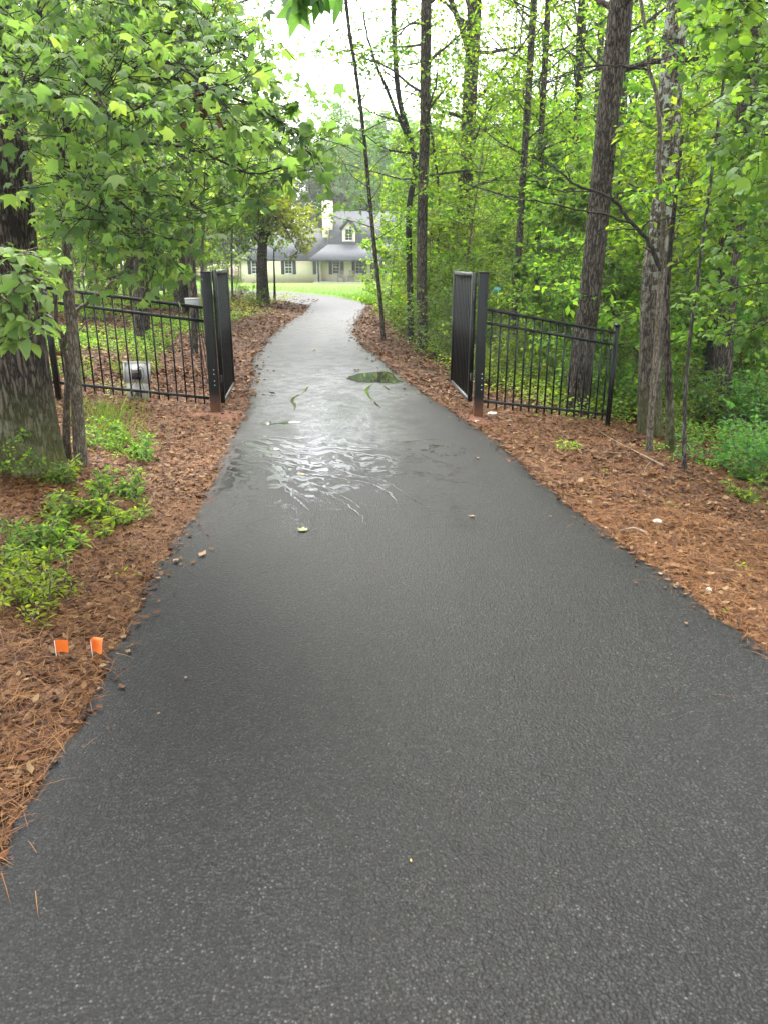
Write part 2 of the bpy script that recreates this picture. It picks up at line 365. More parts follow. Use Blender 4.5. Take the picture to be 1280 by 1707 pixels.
def watermat(name, rough, bump):
    m, nt, l = newmat(name)
    out = N(nt, 'OutputMaterial'); b = N(nt, 'BsdfPrincipled', i_Roughness=rough, i_IOR=1.33)
    b.inputs['Base Color'].default_value = (.018, .018, .016, 1)
    tc = N(nt, 'TexCoord'); nz = N(nt, 'TexNoise', i_Scale=40.0, i_Detail=3.0); l.new(tc.outputs['Object'], nz.inputs['Vector'])
    bp = N(nt, 'Bump', i_Strength=bump, i_Distance=.004); l.new(nz.outputs['Fac'], bp.inputs['Height']); l.new(bp.outputs[0], b.inputs['Normal'])
    l.new(b.outputs[0], out.inputs[0]); return m
M['puddle'] = watermat('puddle_water', .015, .015)
def filmmat(name, rough, thr, web=False):
    """a thin broken film: water where the noise is high, bare asphalt elsewhere"""
    m = watermat(name, rough, .10); nt, l = m.node_tree.nodes, m.node_tree.links
    b = [n for n in nt if n.type == 'BSDF_PRINCIPLED'][0]; out = [n for n in nt if n.type == 'OUTPUT_MATERIAL'][0]; tc = [n for n in nt if n.type == 'TEX_COORD'][0]
    mp = N(nt, 'Mapping'); mp.inputs['Scale'].default_value = (1, .55, 1); l.new(tc.outputs['Object'], mp.inputs[0])
    nz = N(nt, 'TexNoise', i_Scale=26.0 if not web else 13.0, i_Detail=7.0, i_Roughness=.68, i_Distortion=1.4 if not web else 2.6); l.new(mp.outputs[0], nz.inputs['Vector'])
    r = ramp(nt, [(thr, (0, 0, 0)), (thr + .16, (1, 1, 1))])
    v = nz.outputs['Fac']
    if web:                                    # thin ridges of the noise, fading out from the middle of the dip
        a1 = N(nt, 'Math', operation='SUBTRACT'); l.new(v, a1.inputs[0]); a1.inputs[1].default_value = .5
        a2 = N(nt, 'Math', operation='ABSOLUTE'); l.new(a1.outputs[0], a2.inputs[0])
        sp = N(nt, 'SeparateXYZ'); l.new(tc.outputs['Object'], sp.inputs[0])
        dx = N(nt, 'Math', operation='MULTIPLY_ADD'); l.new(sp.outputs[0], dx.inputs[0]); dx.inputs[1].default_value = .95; dx.inputs[2].default_value = .50
        dy = N(nt, 'Math', operation='MULTIPLY_ADD'); l.new(sp.outputs[1], dy.inputs[0]); dy.inputs[1].default_value = .40; dy.inputs[2].default_value = -.40 * 8.3
        cv = N(nt, 'CombineXYZ'); l.new(dx.outputs[0], cv.inputs[0]); l.new(dy.outputs[0], cv.inputs[1])
        ln = N(nt, 'VectorMath', operation='LENGTH'); l.new(cv.outputs[0], ln.inputs[0])
        mr = N(nt, 'MapRange'); l.new(ln.outputs['Value'], mr.inputs[0]); mr.inputs[1].default_value = .2; mr.inputs[2].default_value = 1.0; mr.inputs[3].default_value = .045; mr.inputs[4].default_value = 0.0
        lt = N(nt, 'Math', operation='SUBTRACT'); l.new(mr.outputs[0], lt.inputs[0]); l.new(a2.outputs[0], lt.inputs[1]); l2 = N(nt, 'Math', operation='MULTIPLY'); l2.use_clamp = True; l.new(lt.outputs[0], l2.inputs[0]); l2.inputs[1].default_value = 22.0; fac = l2.outputs[0]
    else:
        l.new(v, r.inputs[0]); fac = r.outputs[0]
    tr = N(nt, 'BsdfTransparent'); ms = N(nt, 'MixShader'); l.new(fac, ms.inputs[0]); l.new(tr.outputs[0], ms.inputs[1]); l.new(b.outputs[0], ms.inputs[2]); l.new(ms.outputs[0], out.inputs[0]); return m
M['film'] = filmmat('thin_water_film', .09, .40)
def fanmat():
    m = watermat('fan_water_film', .17, .03); nt, l = m.node_tree.nodes, m.node_tree.links
    b = [n for n in nt if n.type == 'BSDF_PRINCIPLED'][0]; out = [n for n in nt if n.type == 'OUTPUT_MATERIAL'][0]; tc = [n for n in nt if n.type == 'TEX_COORD'][0]
    def mt(op, a, c=None, d=None, clamp=False):
        n = N(nt, 'Math', operation=op); n.use_clamp = clamp
        for k, v in enumerate((a, c, d)):
            if v is None: continue
            if isinstance(v, (int, float)): n.inputs[k].default_value = v
            else: l.new(v, n.inputs[k])
        return n.outputs[0]
    def mr(v, a, c, d, e):
        n = N(nt, 'MapRange'); n.interpolation_type = 'SMOOTHSTEP'; l.new(v, n.inputs[0])
        for k, q in zip((1, 2, 3, 4), (a, c, d, e)): n.inputs[k].default_value = q
        return n.outputs[0]
    sp = N(nt, 'SeparateXYZ'); l.new(tc.outputs['Object'], sp.inputs[0])
    wn_ = N(nt, 'TexNoise', i_Scale=1.7, i_Detail=4.0); l.new(tc.outputs['Object'], wn_.inputs['Vector'])
    w2 = N(nt, 'TexNoise', i_Scale=7.0, i_Detail=4.0); l.new(tc.outputs['Object'], w2.inputs['Vector'])
    wob = mt('ADD', mt('MULTIPLY', mt('SUBTRACT', wn_.outputs['Fac'], .5), .55), mt('MULTIPLY', mt('SUBTRACT', w2.outputs['Fac'], .5), .12))
    dx, dy = mt('ADD', sp.outputs[0], 2.15), mt('SUBTRACT', sp.outputs[1], 7.75)
    rho = mt('SQRT', mt('ADD', mt('MULTIPLY', dx, dx), mt('MULTIPLY', dy, dy)))
    th = mt('ADD', mt('ARCTAN2', dy, dx), wob)
    cv = N(nt, 'CombineXYZ'); l.new(mt('MULTIPLY', th, 13.0), cv.inputs[0]); l.new(mt('MULTIPLY', rho, .55), cv.inputs[1])
    n1 = N(nt, 'TexNoise', i_Scale=1.0, i_Detail=5.0, i_Roughness=.62); l.new(cv.outputs[0], n1.inputs['Vector'])
    rid = mt('ABSOLUTE', mt('SUBTRACT', n1.outputs['Fac'], .5))
    wid = mt('MULTIPLY', mr(rho, 1.1, 3.7, .062, .012), mr(w2.outputs['Fac'], .30, .52, .35, 1.0))
    wid = mt('MULTIPLY', wid, mt('MULTIPLY', mt('MULTIPLY', mr(rho, .45, .9, 0, 1), mr(sp.outputs[0], -1.55, -1.3, 0, 1)), mr(sp.outputs[0], 1.15, .45, 0, 1)))
    fac = mt('MULTIPLY', mt('SUBTRACT', wid, rid), 40.0, None, True); fac = mt('MULTIPLY', fac, .85)
    fac = mt('MULTIPLY', fac, mr(th, -1.25, -1.05, 0, 1)); fac = mt('MULTIPLY', fac, mr(th, -.05, -.2, 0, 1))
    tr = N(nt, 'BsdfTransparent'); ms = N(nt, 'MixShader'); l.new(fac, ms.inputs[0]); l.new(tr.outputs[0], ms.inputs[1]); l.new(b.outputs[0], ms.inputs[2]); l.new(ms.outputs[0], out.inputs[0]); return m
M['film_fan'] = fanmat()
M['film_web'] = filmmat('lacy_water_film', .09, .5, True)
def groundmat():
    m, nt, l = newmat('leaf_litter_ground')
    out = N(nt, 'OutputMaterial'); b = N(nt, 'BsdfPrincipled', i_Roughness=.9); b.inputs['Specular IOR Level'].default_value = .2
    tc = N(nt, 'TexCoord'); O = tc.outputs['Object']
    mp = N(nt, 'Mapping'); mp.inputs['Scale'].default_value = (1, .45, 1); l.new(O, mp.inputs[0])
    v = N(nt, 'TexVoronoi', i_Scale=48.0); l.new(mp.outputs[0], v.inputs['Vector'])
    sc_ = N(nt, 'SeparateColor'); l.new(v.outputs['Color'], sc_.inputs[0])
    r = ramp(nt, [(0, (.012, .007, .005)), (.3, (.038, .018, .010)), (.6, (.08, .036, .018)), (.85, (.14, .065, .034)), (1, (.22, .135, .08))]); l.new(sc_.outputs[0], r.inputs[0])
    n = N(nt, 'TexNoise', i_Scale=1.3, i_Detail=6.0); l.new(O, n.inputs['Vector'])
    r2 = ramp(nt, [(.35, (.55, .5, .48)), (.6, (1, 1, 1))]); l.new(n.outputs['Fac'], r2.inputs[0])
    mx = N(nt, 'MixRGB', blend_type='MULTIPLY'); mx.inputs[0].default_value = 1; l.new(r.outputs[0], mx.inputs[1]); l.new(r2.outputs[0], mx.inputs[2])
    n3 = N(nt, 'TexNoise', i_Scale=60.0, i_Detail=6.0); l.new(O, n3.inputs['Vector'])
    ad = N(nt, 'Math', operation='ADD'); l.new(n3.outputs['Fac'], ad.inputs[0]); l.new(sc_.outputs[1], ad.inputs[1])
    bp = N(nt, 'Bump', i_Strength=.8, i_Distance=.02); l.new(ad.outputs[0], bp.inputs['Height']); l.new(bp.outputs[0], b.inputs['Normal'])
    l.new(mx.outputs[0], b.inputs['Base Color']); l.new(b.outputs[0], out.inputs[0]); return m
M['ground'] = groundmat()
M['clay'] = plain('red_clay', (.13, .048, .024), .95, 0, .3, 14, .6, 90)
M['lawn'] = plain('lawn_turf', (.075, .165, .006), .8, 0, .35, 1.2, .8, 50, .2)

# ------------------------------------------------------------------ ground, drive, lawn
rng = np.random.default_rng(7)
def build_ground():
    ys = np.concatenate([np.arange(-14, 16, .25), np.arange(16, 34, .6), np.arange(34, 100, 3), [110, 130, 160, 220, 320]])
    xs = np.concatenate([[-300, -180, -110, -70, -50], np.arange(-40, -8, 2), np.arange(-8, 8, .25), np.arange(8, 40, 2), [50, 70, 110, 180, 300]])
    X, Y = np.meshgrid(xs, ys); Z = terrain(X, Y)
    V = np.stack([X, Y, Z], -1).reshape(-1, 3); n, k = X.shape
    i = np.arange(n * k).reshape(n, k)
    Q = np.stack([i[:-1, :-1], i[:-1, 1:], i[1:, 1:], i[1:, :-1]], -1).reshape(-1, 4)
    return tag(link('ground', mesh_np('ground', V, Q), M['ground'], None, True), 'brown leaf-litter and pine-straw forest floor', None, None, 'structure')
build_ground()
_far = [  # the bend to the left, then on past the front of the house: left edge, right edge (x, y)
    ((-3.0, 30.6), (-.72, 31.2)), ((-3.25, 31.6), (-.95, 33.2)), ((-3.9, 33.2), (-1.6, 36.0)), ((-5.2, 36.5), (-2.6, 40.0)), ((-7.2, 42.0), (-4.6, 45.5)),
    ((-10.4, 48.5), (-8.0, 53.0)), ((-14.5, 54.5), (-12.2, 59.5)), ((-21, 60), (-19, 65.5)), ((-32, 65), (-31, 71)), ((-48, 68), (-47.5, 74)), ((-75, 70), (-75, 76))]
def build_drive():
    rows = []
    r2 = np.random.default_rng(3)
    nz = lambda y, s: .018 * math.sin(y * 7.3 + s) + .014 * math.sin(y * 17.1 + 2 * s) + .03 * math.sin(y * 1.9 + 3 * s) + .010 * (r2.random() - .5)
    for y in np.concatenate([np.arange(-12, 14, .07), np.arange(14, 30.3, .2)]):
        rows.append((np.array([edge_l(y) + nz(y, 1), y]), np.array([edge_r(y) + nz(y, 4), y])))
    fl = catmull([np.array([*a, 0]) for a, b in _far], 60); fr = catmull([np.array([*b, 0]) for a, b in _far], 60)
    for a, b in zip(fl, fr): rows.append((a[:2] + [0, .02 * r2.random()], b[:2]))
    ts = np.array([0, 0, .02, .05, .1, .2, .3, .4, .5, .6, .7, .8, .9, .95, .98, 1, 1])
    V = []
    for a, b in rows:
        w = np.linalg.norm(b - a); d = (b - a) / w
        for j, t in enumerate(ts):
            p = a + (b - a) * t; z = float(g_of(p[1])) + .0
            if j == 0: p = a - d * .07; z -= .075
            elif j == len(ts) - 1: p = b + d * .07; z -= .075
            elif j in (1, len(ts) - 2): z -= .018
            elif j in (2, len(ts) - 3): z -= .005
            V.append([p[0], p[1], z])
    n, k = len(rows), len(ts); i = np.arange(n * k).reshape(n, k)
    Q = np.stack([i[:-1, :-1], i[:-1, 1:], i[1:, 1:], i[1:, :-1]], -1).reshape(-1, 4)
    return tag(link('driveway', mesh_np('driveway', V, Q), M['asphalt'], None, True), 'dark asphalt driveway winding through the gate to the house', None, None, 'structure')
build_drive()
def build_lawn():
    pts = catmull([np.array([b[0], b[1], 0]) for a, b in _far[1:9]], 80)
    V = []; k = 14
    for p in pts:
        y = p[1]; xr = np.interp(y, [33, 36, 45, 60, 90], [-.1, .6, 3.2, 8.0, 14])
        for t in np.linspace(0, 1, k):
            x = p[0] + .06 + (xr - p[0] - .06) * t; yy = y + (86.6 - y) * 0 + 0
            V.append([x, yy, float(g_of(yy)) - .012])
    yl = pts[-1][1]
    for y in np.linspace(yl + .5, 87, 14):
        for t in np.linspace(0, 1, k): x = -34 + (12 + 34) * t; V.append([x, y, float(g_of(y)) - .012])
    n = len(V) // k; i = np.arange(n * k).reshape(n, k)
    Q = np.stack([i[:-1, :-1], i[:-1, 1:], i[1:, 1:], i[1:, :-1]], -1).reshape(-1, 4)
    tag(link('lawn', mesh_np('lawn', V, Q), M['lawn'], None, True), 'bright green mown lawn in front of the house', None, None, 'structure')
    yb = np.linspace(76.6, 101, 10); xb = np.linspace(-75, -17.2, 12); X, Y = np.meshgrid(xb, yb); i = np.arange(120).reshape(10, 12)
    tag(link('lawn_back', mesh_np('lawn_back', np.stack([X, Y, g_of(Y) - .016], -1).reshape(-1, 3), np.stack([i[:-1, :-1], i[:-1, 1:], i[1:, 1:], i[1:, :-1]], -1).reshape(-1, 4)), M['lawn'], None, True), 'grass running on to the left of the house', None, None, 'structure')
    lp = catmull([np.array([a[0], a[1], 0]) for a, b in _far[5:]], 40); V = []
    for p in lp:
        for t in np.linspace(0, 1, 8): V.append([p[0] - 1.0 * t, p[1] - .3 - 9 * t, float(g_of(p[1] - .3 - 9 * t)) - .012])
    n = len(lp); i = np.arange(n * 8).reshape(n, 8)
    Q = np.stack([i[:-1, :-1], i[:-1, 1:], i[1:, 1:], i[1:, :-1]], -1).reshape(-1, 4)
    tag(link('lawn_verge', mesh_np('lawn_verge', V, Q), M['lawn'], None, True), 'bright grass verge beside the far bend of the driveway', None, None, 'structure')
build_lawn()

# ---- standing water and rivulets on the asphalt (from the photo's crop, 2.4615 x)
def onroad(px, py, z=0.006):
    d = ray(px, py); s = (z - CAMZ) / d[2]; p = np.array([0, 0, CAMZ]) + d * s; return p
def crop6(c): return [onroad(x / 2.4615 + 340, y / 2.4615 + 480) for x, y in c]
def water_patch(name, outline_px, mat, label, z=.006, jit=.3):
    P = np.array([onroad(x, y, z) for x, y in outline_px]); P = np.vstack([P, P[:1]])
    P = catmull(P, 90)[:-1]
    r = np.random.default_rng(len(name) + int(P[0][0] * 100) % 97)
    c = P.mean(0); n = len(P)
    k = 1 + jit * .12 * np.sin(np.arange(n) * .9 + r.random() * 6) + jit * .25 * (r.random(n) - .5)
    P = c + (P - c) * k[:, None]; P[:, 2] = z
    V = np.vstack([P, c]); T = [[j, (j + 1) % n, n] for j in range(n)]
    o = link(name, mesh_np(name, V, np.array(T)), mat)
    return tag(o, label, 'puddle', None, 'structure')
water_patch('puddle', [(577, 631), (590, 625), (612, 621), (640, 619), (655, 622), (660, 630), (671, 636), (650, 638.5), (625, 637), (600, 637), (588, 634)], M['puddle'], 'still puddle on the driveway reflecting green trees')
water_patch('puddle', [(434, 705), (448, 702.5), (470, 703), (498, 702.5), (500, 704), (478, 706), (460, 705.5), (446, 708)], M['puddle'], 'thin flat puddle near the left edge of the driveway')
water_patch('puddle', [(443, 747), (455, 745.5), (466, 748), (461, 750.5), (450, 749.5)], M['puddle'], 'tiny puddle above the fan of wet streaks')
def ribbon(acc, pts, w, r, z=.0045, taper=True):
    P = catmull(pts, max(8, int(sum(np.linalg.norm(np.diff(pts, axis=0), axis=1)) / .035)))
    P[:, :2] += r.normal(0, .006, (len(P), 2))
    t = np.gradient(P, axis=0)[:, :2]; t /= np.linalg.norm(t, axis=1)[:, None] + 1e-9
    nrm = np.stack([-t[:, 1], t[:, 0]], 1)
    n = len(P); ww = w * (.7 + .5 * r.random(n)) * (.75 + .3 * np.sin(np.arange(n) * .23 + r.random() * 6))
    if taper: ww *= np.sin(np.linspace(.25, math.pi - .1, n)) ** .8
    ww = np.abs(ww) + .002
    A = np.column_stack([P[:, :2] + nrm * ww[:, None] / 2, np.full(n, z)]); B = np.column_stack([P[:, :2] - nrm * ww[:, None] / 2, np.full(n, z)])
    V = np.vstack([A, B]); i = np.arange(n - 1)
    acc.add(V, Q=np.stack([i, i + n, i + n + 1, i + 1], 1))
rw = np.random.default_rng(21)
a = Acc()
for c, w in (([(430, 405), (402, 430), (365, 455), (372, 478), (376, 503)], .05), ([(692, 393), (668, 418), (690, 460), (727, 492)], .05), ([(738, 400), (748, 410), (762, 418)], .035)):
    ribbon(a, np.array(crop6(c)), w, rw, .005)
tag(link('rivulet', a.mesh('rivulet'), M['puddle']), 'narrow green-reflecting rivulets running out of the puddle', None, None, 'structure')
a = Acc(); zk = .0042
main = [([(110, 650), (200, 690), (300, 680), (420, 690), (560, 735), (700, 745), (850, 760), (1000, 790), (1120, 803)], .08),
        ([(300, 700), (450, 750), (560, 780), (680, 800), (760, 840), (800, 890), (880, 940)], .09),
        ([(340, 790), (450, 820), (560, 870), (640, 930), (660, 975)], .06), ([(110, 735), (180, 770), (230, 830)], .05),
        ([(200, 720), (290, 760), (340, 830), (400, 880), (430, 910)], .10), ([(420, 690), (600, 760), (740, 790), (830, 850), (910, 895)], .08),
        ([(850, 760), (920, 790), (960, 830), (1040, 872)], .05), ([(740, 430), (780, 480), (850, 520), (915, 555)], .05),
        ([(560, 735), (660, 730), (800, 745), (960, 765), (1060, 770)], .06), ([(160, 700), (260, 745), (330, 770), (450, 800), (600, 870), (640, 905)], .07),
        ([(230, 690), (380, 735), (520, 760), (640, 775), (760, 800)], .08), ([(500, 750), (620, 800), (720, 870), (740, 930)], .04)]
main = main[:3] + main[4:6] + main[8:11]
for k, (c, w) in enumerate(main): ribbon(a, np.array(crop6(c)), w * .20, rw, zk + .00012 * k)
a2_ = Acc(); yy = np.linspace(5.9, 11.4, 40); V = []
for y in yy: V += [[edge_l(y) + .12, y, .0036], [edge_r(y) - .12, y, .0036]]
ii = np.arange(39) * 2; a2_.add(np.array(V), Q=np.stack([ii, ii + 1, ii + 3, ii + 2], 1))
tag(link('wet_film', a2_.mesh('wet_film'), M['film_web']), 'lacy net of rainwater in the dip of the driveway', None, None, 'structure')
a3_ = Acc(); yy = np.linspace(4.6, 8.2, 30); V = []
for y in yy: V += [[edge_l(y) + .1, y, .0031], [edge_r(y) - .1, y, .0031]]
ii = np.arange(29) * 2; a3_.add(np.array(V), Q=np.stack([ii, ii + 1, ii + 3, ii + 2], 1))
tag(link('runoff_film', a3_.mesh('runoff_film'), M['film_fan']), 'fan of fine rainwater streaks running across the asphalt', None, None, 'structure')
tag(link('wet_streak', a.mesh('wet_streak'), M['film']), 'pale streaks of rainwater fanning across the asphalt', None, None, 'stuff')
# ------------------------------------------------------------------ house
M['brick_cream'] = plain('painted_brick', (.86, .76, .57), .75, 0, .06, 3, .5, 18)
M['shingle'] = plain('roof_shingle', (.055, .06, .068), .85, 0, .28, 5, .6, 22)
M['slate_paint'] = plain('slate_paint', (.030, .034, .042), .55, 0, .2, 5)
M['white_paint'] = plain('white_paint', (.68, .67, .62), .5, 0, .05, 3)
M['concrete'] = plain('concrete', (.36, .35, .33), .85, 0, .15, 2, .3, 30)
M['chair_grey'] = plain('weathered_wood', (.22, .21, .19), .7, 0, .2, 9)
def glassmat():
    m, nt, l = newmat('window_glass'); out = N(nt, 'OutputMaterial'); b = N(nt, 'BsdfPrincipled', i_Roughness=.05)
    b.inputs['Base Color'].default_value = (.03, .035, .035, 1); l.new(b.outputs[0], out.inputs[0]); return m
M['glass'] = glassmat()
GZ = -0.78
PXM = .0663
def hx(px): return (px - 640) * PXM
house = empty('house', (hx(500), 88.0, GZ))
tag(house, 'cream painted brick house with dark hipped roof, dormer and tall chimney', 'house')
HO = np.array([hx(500), 88.0, GZ])
def hpart(name, acc, mat, parent=None):
    par = parent or house
    V = np.concatenate(acc.V) - (HO if True else 0); acc.V = [V]
    me = acc.mesh(name); o = bpy.data.objects.new(name, me); me.materials.append(mat); C.objects.link(o); o.parent = par
    return o
def B(lo, hi): return box(Acc(), (0, 0, 0), lo, hi)
EV = 1.74
XL, XM, XR = hx(397), hx(534), hx(716)
WF, MF = 87.4, 88.2                                  # wing front wall, main front wall
hpart('wall', B((XL, WF, GZ), (XM, 96.6, EV)), M['brick_cream'])
hpart('wall', B((XM + .003, MF, GZ), (XR, 97.4, EV + .15)), M['brick_cream'])
def poly(V, F):
    a = Acc(); V = np.asarray(V, float)
    for f in F:
        a.add(V[list(f)], T=[[0, 1, 2]] if len(f) == 3 else None, Q=[[0, 1, 2, 3]] if len(f) == 4 else None)
    return a
def slab(acc_pts, th=.12):                            # closed thick sheet from one planar polygon
    P = np.asarray(acc_pts, float); n = np.cross(P[1] - P[0], P[2] - P[0]); n /= np.linalg.norm(n)
    if n[2] < 0: P = P[::-1]; n = -n
    k = len(P); V = np.vstack([P, P - n * th]); a = Acc()
    Tt = [[0, i, i + 1] for i in range(1, k - 1)]; Tb = [[k, k + i + 1, k + i] for i in range(1, k - 1)]
    Qs = [[i, k + i, k + (i + 1) % k, (i + 1) % k] for i in range(k)]
    a.add(V, T=Tt + Tb, Q=Qs); return a
RW = 5.1                                              # wing ridge height
eL, eR, eF, eB = XL - .5, XM + .6, WF - .5, 97.1
ry = 92.0
hpart('roof', slab([(eL, eF, EV), (eR, eF, EV), (eR, ry, RW), (eL + 4.6, ry, RW)]), M['shingle'])
hpart('roof', slab([(eL, eB, EV), (eL, eF - .001, EV - .001), (eL + 4.6, ry, RW - .002)]), M['shingle'])
hpart('roof', slab([(eR, eB, EV), (eL, eB, EV), (eL + 4.6, ry, RW), (eR, ry, RW - .003)]), M['shingle'])
RM = 7.0; my = 93.2
px0, px1 = XM - .35, XR + .4
KN = 3.28                                             # where main slope meets the flatter porch roof
hpart('roof', slab([(px0 + 1.15, 88.3, KN), (px1, 88.3, KN), (px1, my, RM), (px0 + 1.15, my, RM)]), M['shingle'])
hpart('roof', slab([(px0 + 1.15, 98.2, 2.0), (px1, 98.2, 2.0), (px1, my, RM - .004), (px0 + 1.15, my, RM - .004)]), M['shingle'])
hpart('porch_roof', slab([(px0 - .7, 84.9, EV), (px1, 84.9, EV), (px1, 88.32, KN + .003), (px0 + 1.15, 88.32, KN + .003)]), M['shingle'])
hpart('porch_roof', slab([(px0 - .7, 84.9, EV), (px0 + 1.15, 88.35, KN), (px0 + .9, 88.6, EV + .1)]), M['shingle'])
hpart('gable', poly([(px0 + 1.3, 88.4, EV), (px0 + 1.3, 98, EV), (px0 + 1.3, my, RM - .2), (px0 + 1.3, 88.4, KN - .1)], [(0, 1, 2, 3)]), M['brick_cream'])
hpart('fascia', B((eL, eF - .03, EV - .22), (px0 - .75, eF + .02, EV + .02)), M['slate_paint'])
hpart('fascia', B((px0 - .72, 84.86, EV - .26), (px1, 84.92, EV + .02)), M['slate_paint'])
hpart('soffit', B((px0 - .6, 84.95, EV - .2), (px1, 88.15, EV - .16)), M['white_paint'])
hpart('downspout', B((XL + .06, WF - .08, GZ), (XL + .16, WF - .002, EV - .2)), M['slate_paint'])
hpart('porch_slab', B((px0 - .3, 85.1, GZ - .1), (px1 - .5, 88.19, GZ + .12)), M['concrete'])
for px in (532.5, 605.5, 668): hpart('porch_post', B((hx(px) - .09, 85.3, GZ + .12), (hx(px) + .09, 85.48, EV - .2)), M['slate_paint'])
def window(x0, x1, z0, z1, yf, cols=2, rows=4, shutters=(True, True), sw=.38, parent=None):
    fr = Acc(); t = .09
    for lo, hi in (((x0 - t, yf - .05, z0 - t), (x0, yf + .01, z1 + t)), ((x1, yf - .05, z0 - t), (x1 + t, yf + .01, z1 + t)), ((x0, yf - .048, z1), (x1, yf + .01, z1 + t)), ((x0, yf - .048, z0 - t), (x1, yf + .01, z0)), ((x0, yf - .045, (z0 + z1) / 2 - .04), (x1, yf + .01, (z0 + z1) / 2 + .04))): box(fr, (0, 0, 0), lo, hi)
    for c in range(1, cols): xm = x0 + (x1 - x0) * c / cols; box(fr, (0, 0, 0), (xm - .018, yf - .04, z0), (xm + .018, yf + .01, z1))
    for k in range(1, rows):
        if k * 2 == rows: continue
        zm = z0 + (z1 - z0) * k / rows; box(fr, (0, 0, 0), (x0, yf - .041, zm - .015), (x1, yf + .01, zm + .015))
    f = hpart('window', fr, M['white_paint'], parent)
    p = Acc(); box(p, (0, 0, 0), (x0 - .01, yf - .02, z0 - .01), (x1 + .01, yf - .008, z1 + .01)); hpart('pane', p, M['glass'], f)
    s = Acc(); box(s, (0, 0, 0), (x0 - t - .03, yf - .08, z0 - t - .07), (x1 + t + .03, yf + .01, z0 - t - .002)); hpart('sill', s, M['white_paint'], f)
    for sd, on in zip((-1, 1), shutters):
        if not on: continue
        xa = x0 - t - sw - .02 if sd < 0 else x1 + t + .02
        a = Acc(); box(a, (0, 0, 0), (xa, yf - .03, z0 - .12), (xa + sw, yf + .005, z1 + .1))
        for q in range(8): zz = z0 - .05 + (z1 - z0) * (q + .3) / 8; box(a, (0, 0, 0), (xa + .05, yf - .045, zz), (xa + sw - .05, yf - .028, zz + .07))
        hpart('shutter', a, M['slate_paint'], None)
zb, zt = .22, 1.50
window(hx(418.5), hx(429.5), zb, zt, WF); window(hx(474.5), hx(485), zb, zt, WF); window(hx(528), hx(531.5), zb, zt, WF, 1, 4, (True, False))
window(hx(554), hx(564.5), zb - .02, zt, MF); window(hx(593), hx(603.5), zb - .02, zt, MF); window(hx(640), hx(651), zb - .02, zt, MF)
a = Acc(); box(a, (0, 0, 0), (hx(617), MF - .06, GZ + .12), (hx(630), MF + .01, 1.42)); dr = hpart('door', a, M['slate_paint'])
a = Acc(); box(a, (0, 0, 0), (hx(618), MF - .11, .22), (hx(618) + .08, MF - .055, .3)); hpart('handle', a, M['white_paint'], dr)
# chimney (its front stands before the wing ridge), cap and shoulder
cx0, cx1 = hx(535), hx(553)
a = Acc(); box(a, (0, 0, 0), (cx0, 90.4, EV + 1.0), (cx1 - .05, 91.7, 7.95)); ch = hpart('chimney', a, M['brick_cream'])
a = Acc(); box(a, (0, 0, 0), (cx0 - .08, 90.32, 7.953), (cx1 + .03, 91.78, 8.1)); box(a, (0, 0, 0), (cx0 + .15, 90.5, 8.103), (cx1 - .2, 91.6, 8.32)); hpart('chimney_cap', a, M['slate_paint'], ch)
# dormer
dx0, dx1, dy = hx(570), hx(591.5), 88.7
dz0, dz1, dap = 3.3, 5.05, 6.0
dm = hpart('dormer', poly([(dx0, dy, dz0), (dx1, dy, dz0), (dx1, dy, dz1), (dx0, dy, dz1), ((dx0 + dx1) / 2, dy, dap - .1), (dx0, 92.6, dz1), (dx1, 92.6, dz1), (dx0, 92.6, dz0), (dx1, 92.6, dz0)], [(0, 1, 2, 3), (3, 2, 4), (0, 3, 5, 7), (1, 8, 6, 2)]), M['brick_cream'])
xm = (dx0 + dx1) / 2
for s, xe in ((-1, dx0 - .22), (1, dx1 + .22)):
    hpart('dormer_roof', slab([(xm, dy - .25, dap), (xe, dy - .25, dz1 - .12), (xe, 93, dz1 - .12), (xm, 93, dap)], .1), M['shingle'], dm)
    a = Acc(); bar(a, (xm, dy - .27, dap - .1), (xe, dy - .27, dz1 - .22), .06, .36); hpart('bargeboard', a, M['slate_paint'], dm)
window(hx(575.5), hx(586.5), 3.75, 4.85, dy, 2, 4, (False, False), parent=dm)
# two porch rocking chairs and a table
def porch_chair(px, label):
    e = empty('porch_chair', (hx(px), 85.9, GZ + .12)); tag(e, label, 'chair', 'chairs on the porch')
    def P(name, segs, w):
        a = Acc()
        for p, q in segs: bar(a, p, q, w)
        me = a.mesh(name); link(name, me, M['chair_grey'], e)
    for sx in (-.3, .3):
        for sy in (-.28, .25): P('leg', [((sx, sy, .06), (sx, sy, .42))], .06)
        P('armrest', [((sx, -.34, .64), (sx, .28, .64)), ((sx, -.26, .42), (sx, -.26, .62))], .07)
        P('rocker', [((sx, -.45, .06), (sx, 0, .025)), ((sx, 0, .025), (sx, .5, .09))], .05)
    a = Acc(); box(a, (0, 0, 0), (-.3, -.32, .40), (.3, .27, .45)); link('seat', a.mesh('seat'), M['chair_grey'], e)
    for k in range(6): x = -.26 + k * .104; P('back_slat', [((x, .26, .45), (x, .42, 1.12))], .07)
    P('back_rail', [((-.31, .43, 1.14), (.31, .43, 1.14))], .08)
porch_chair(568.5, 'grey slatted rocking chair on the porch, left of the small table')
porch_chair(586.5, 'grey slatted rocking chair on the porch, right of the small table')
e = empty('porch_table', (hx(577.6), 86.0, GZ + .12)); tag(e, 'small grey side table between the two porch chairs', 'table')
a = Acc(); box(a, (0, 0, 0), (-.24, -.24, .5), (.24, .24, .55)); link('table_top', a.mesh('table_top'), M['chair_grey'], e)
for sx in (-.2, .2):
    for sy in (-.2, .2): a = Acc(); bar(a, (sx, sy, 0), (sx, sy, .5), .05); link('leg', a.mesh('leg'), M['chair_grey'], e)

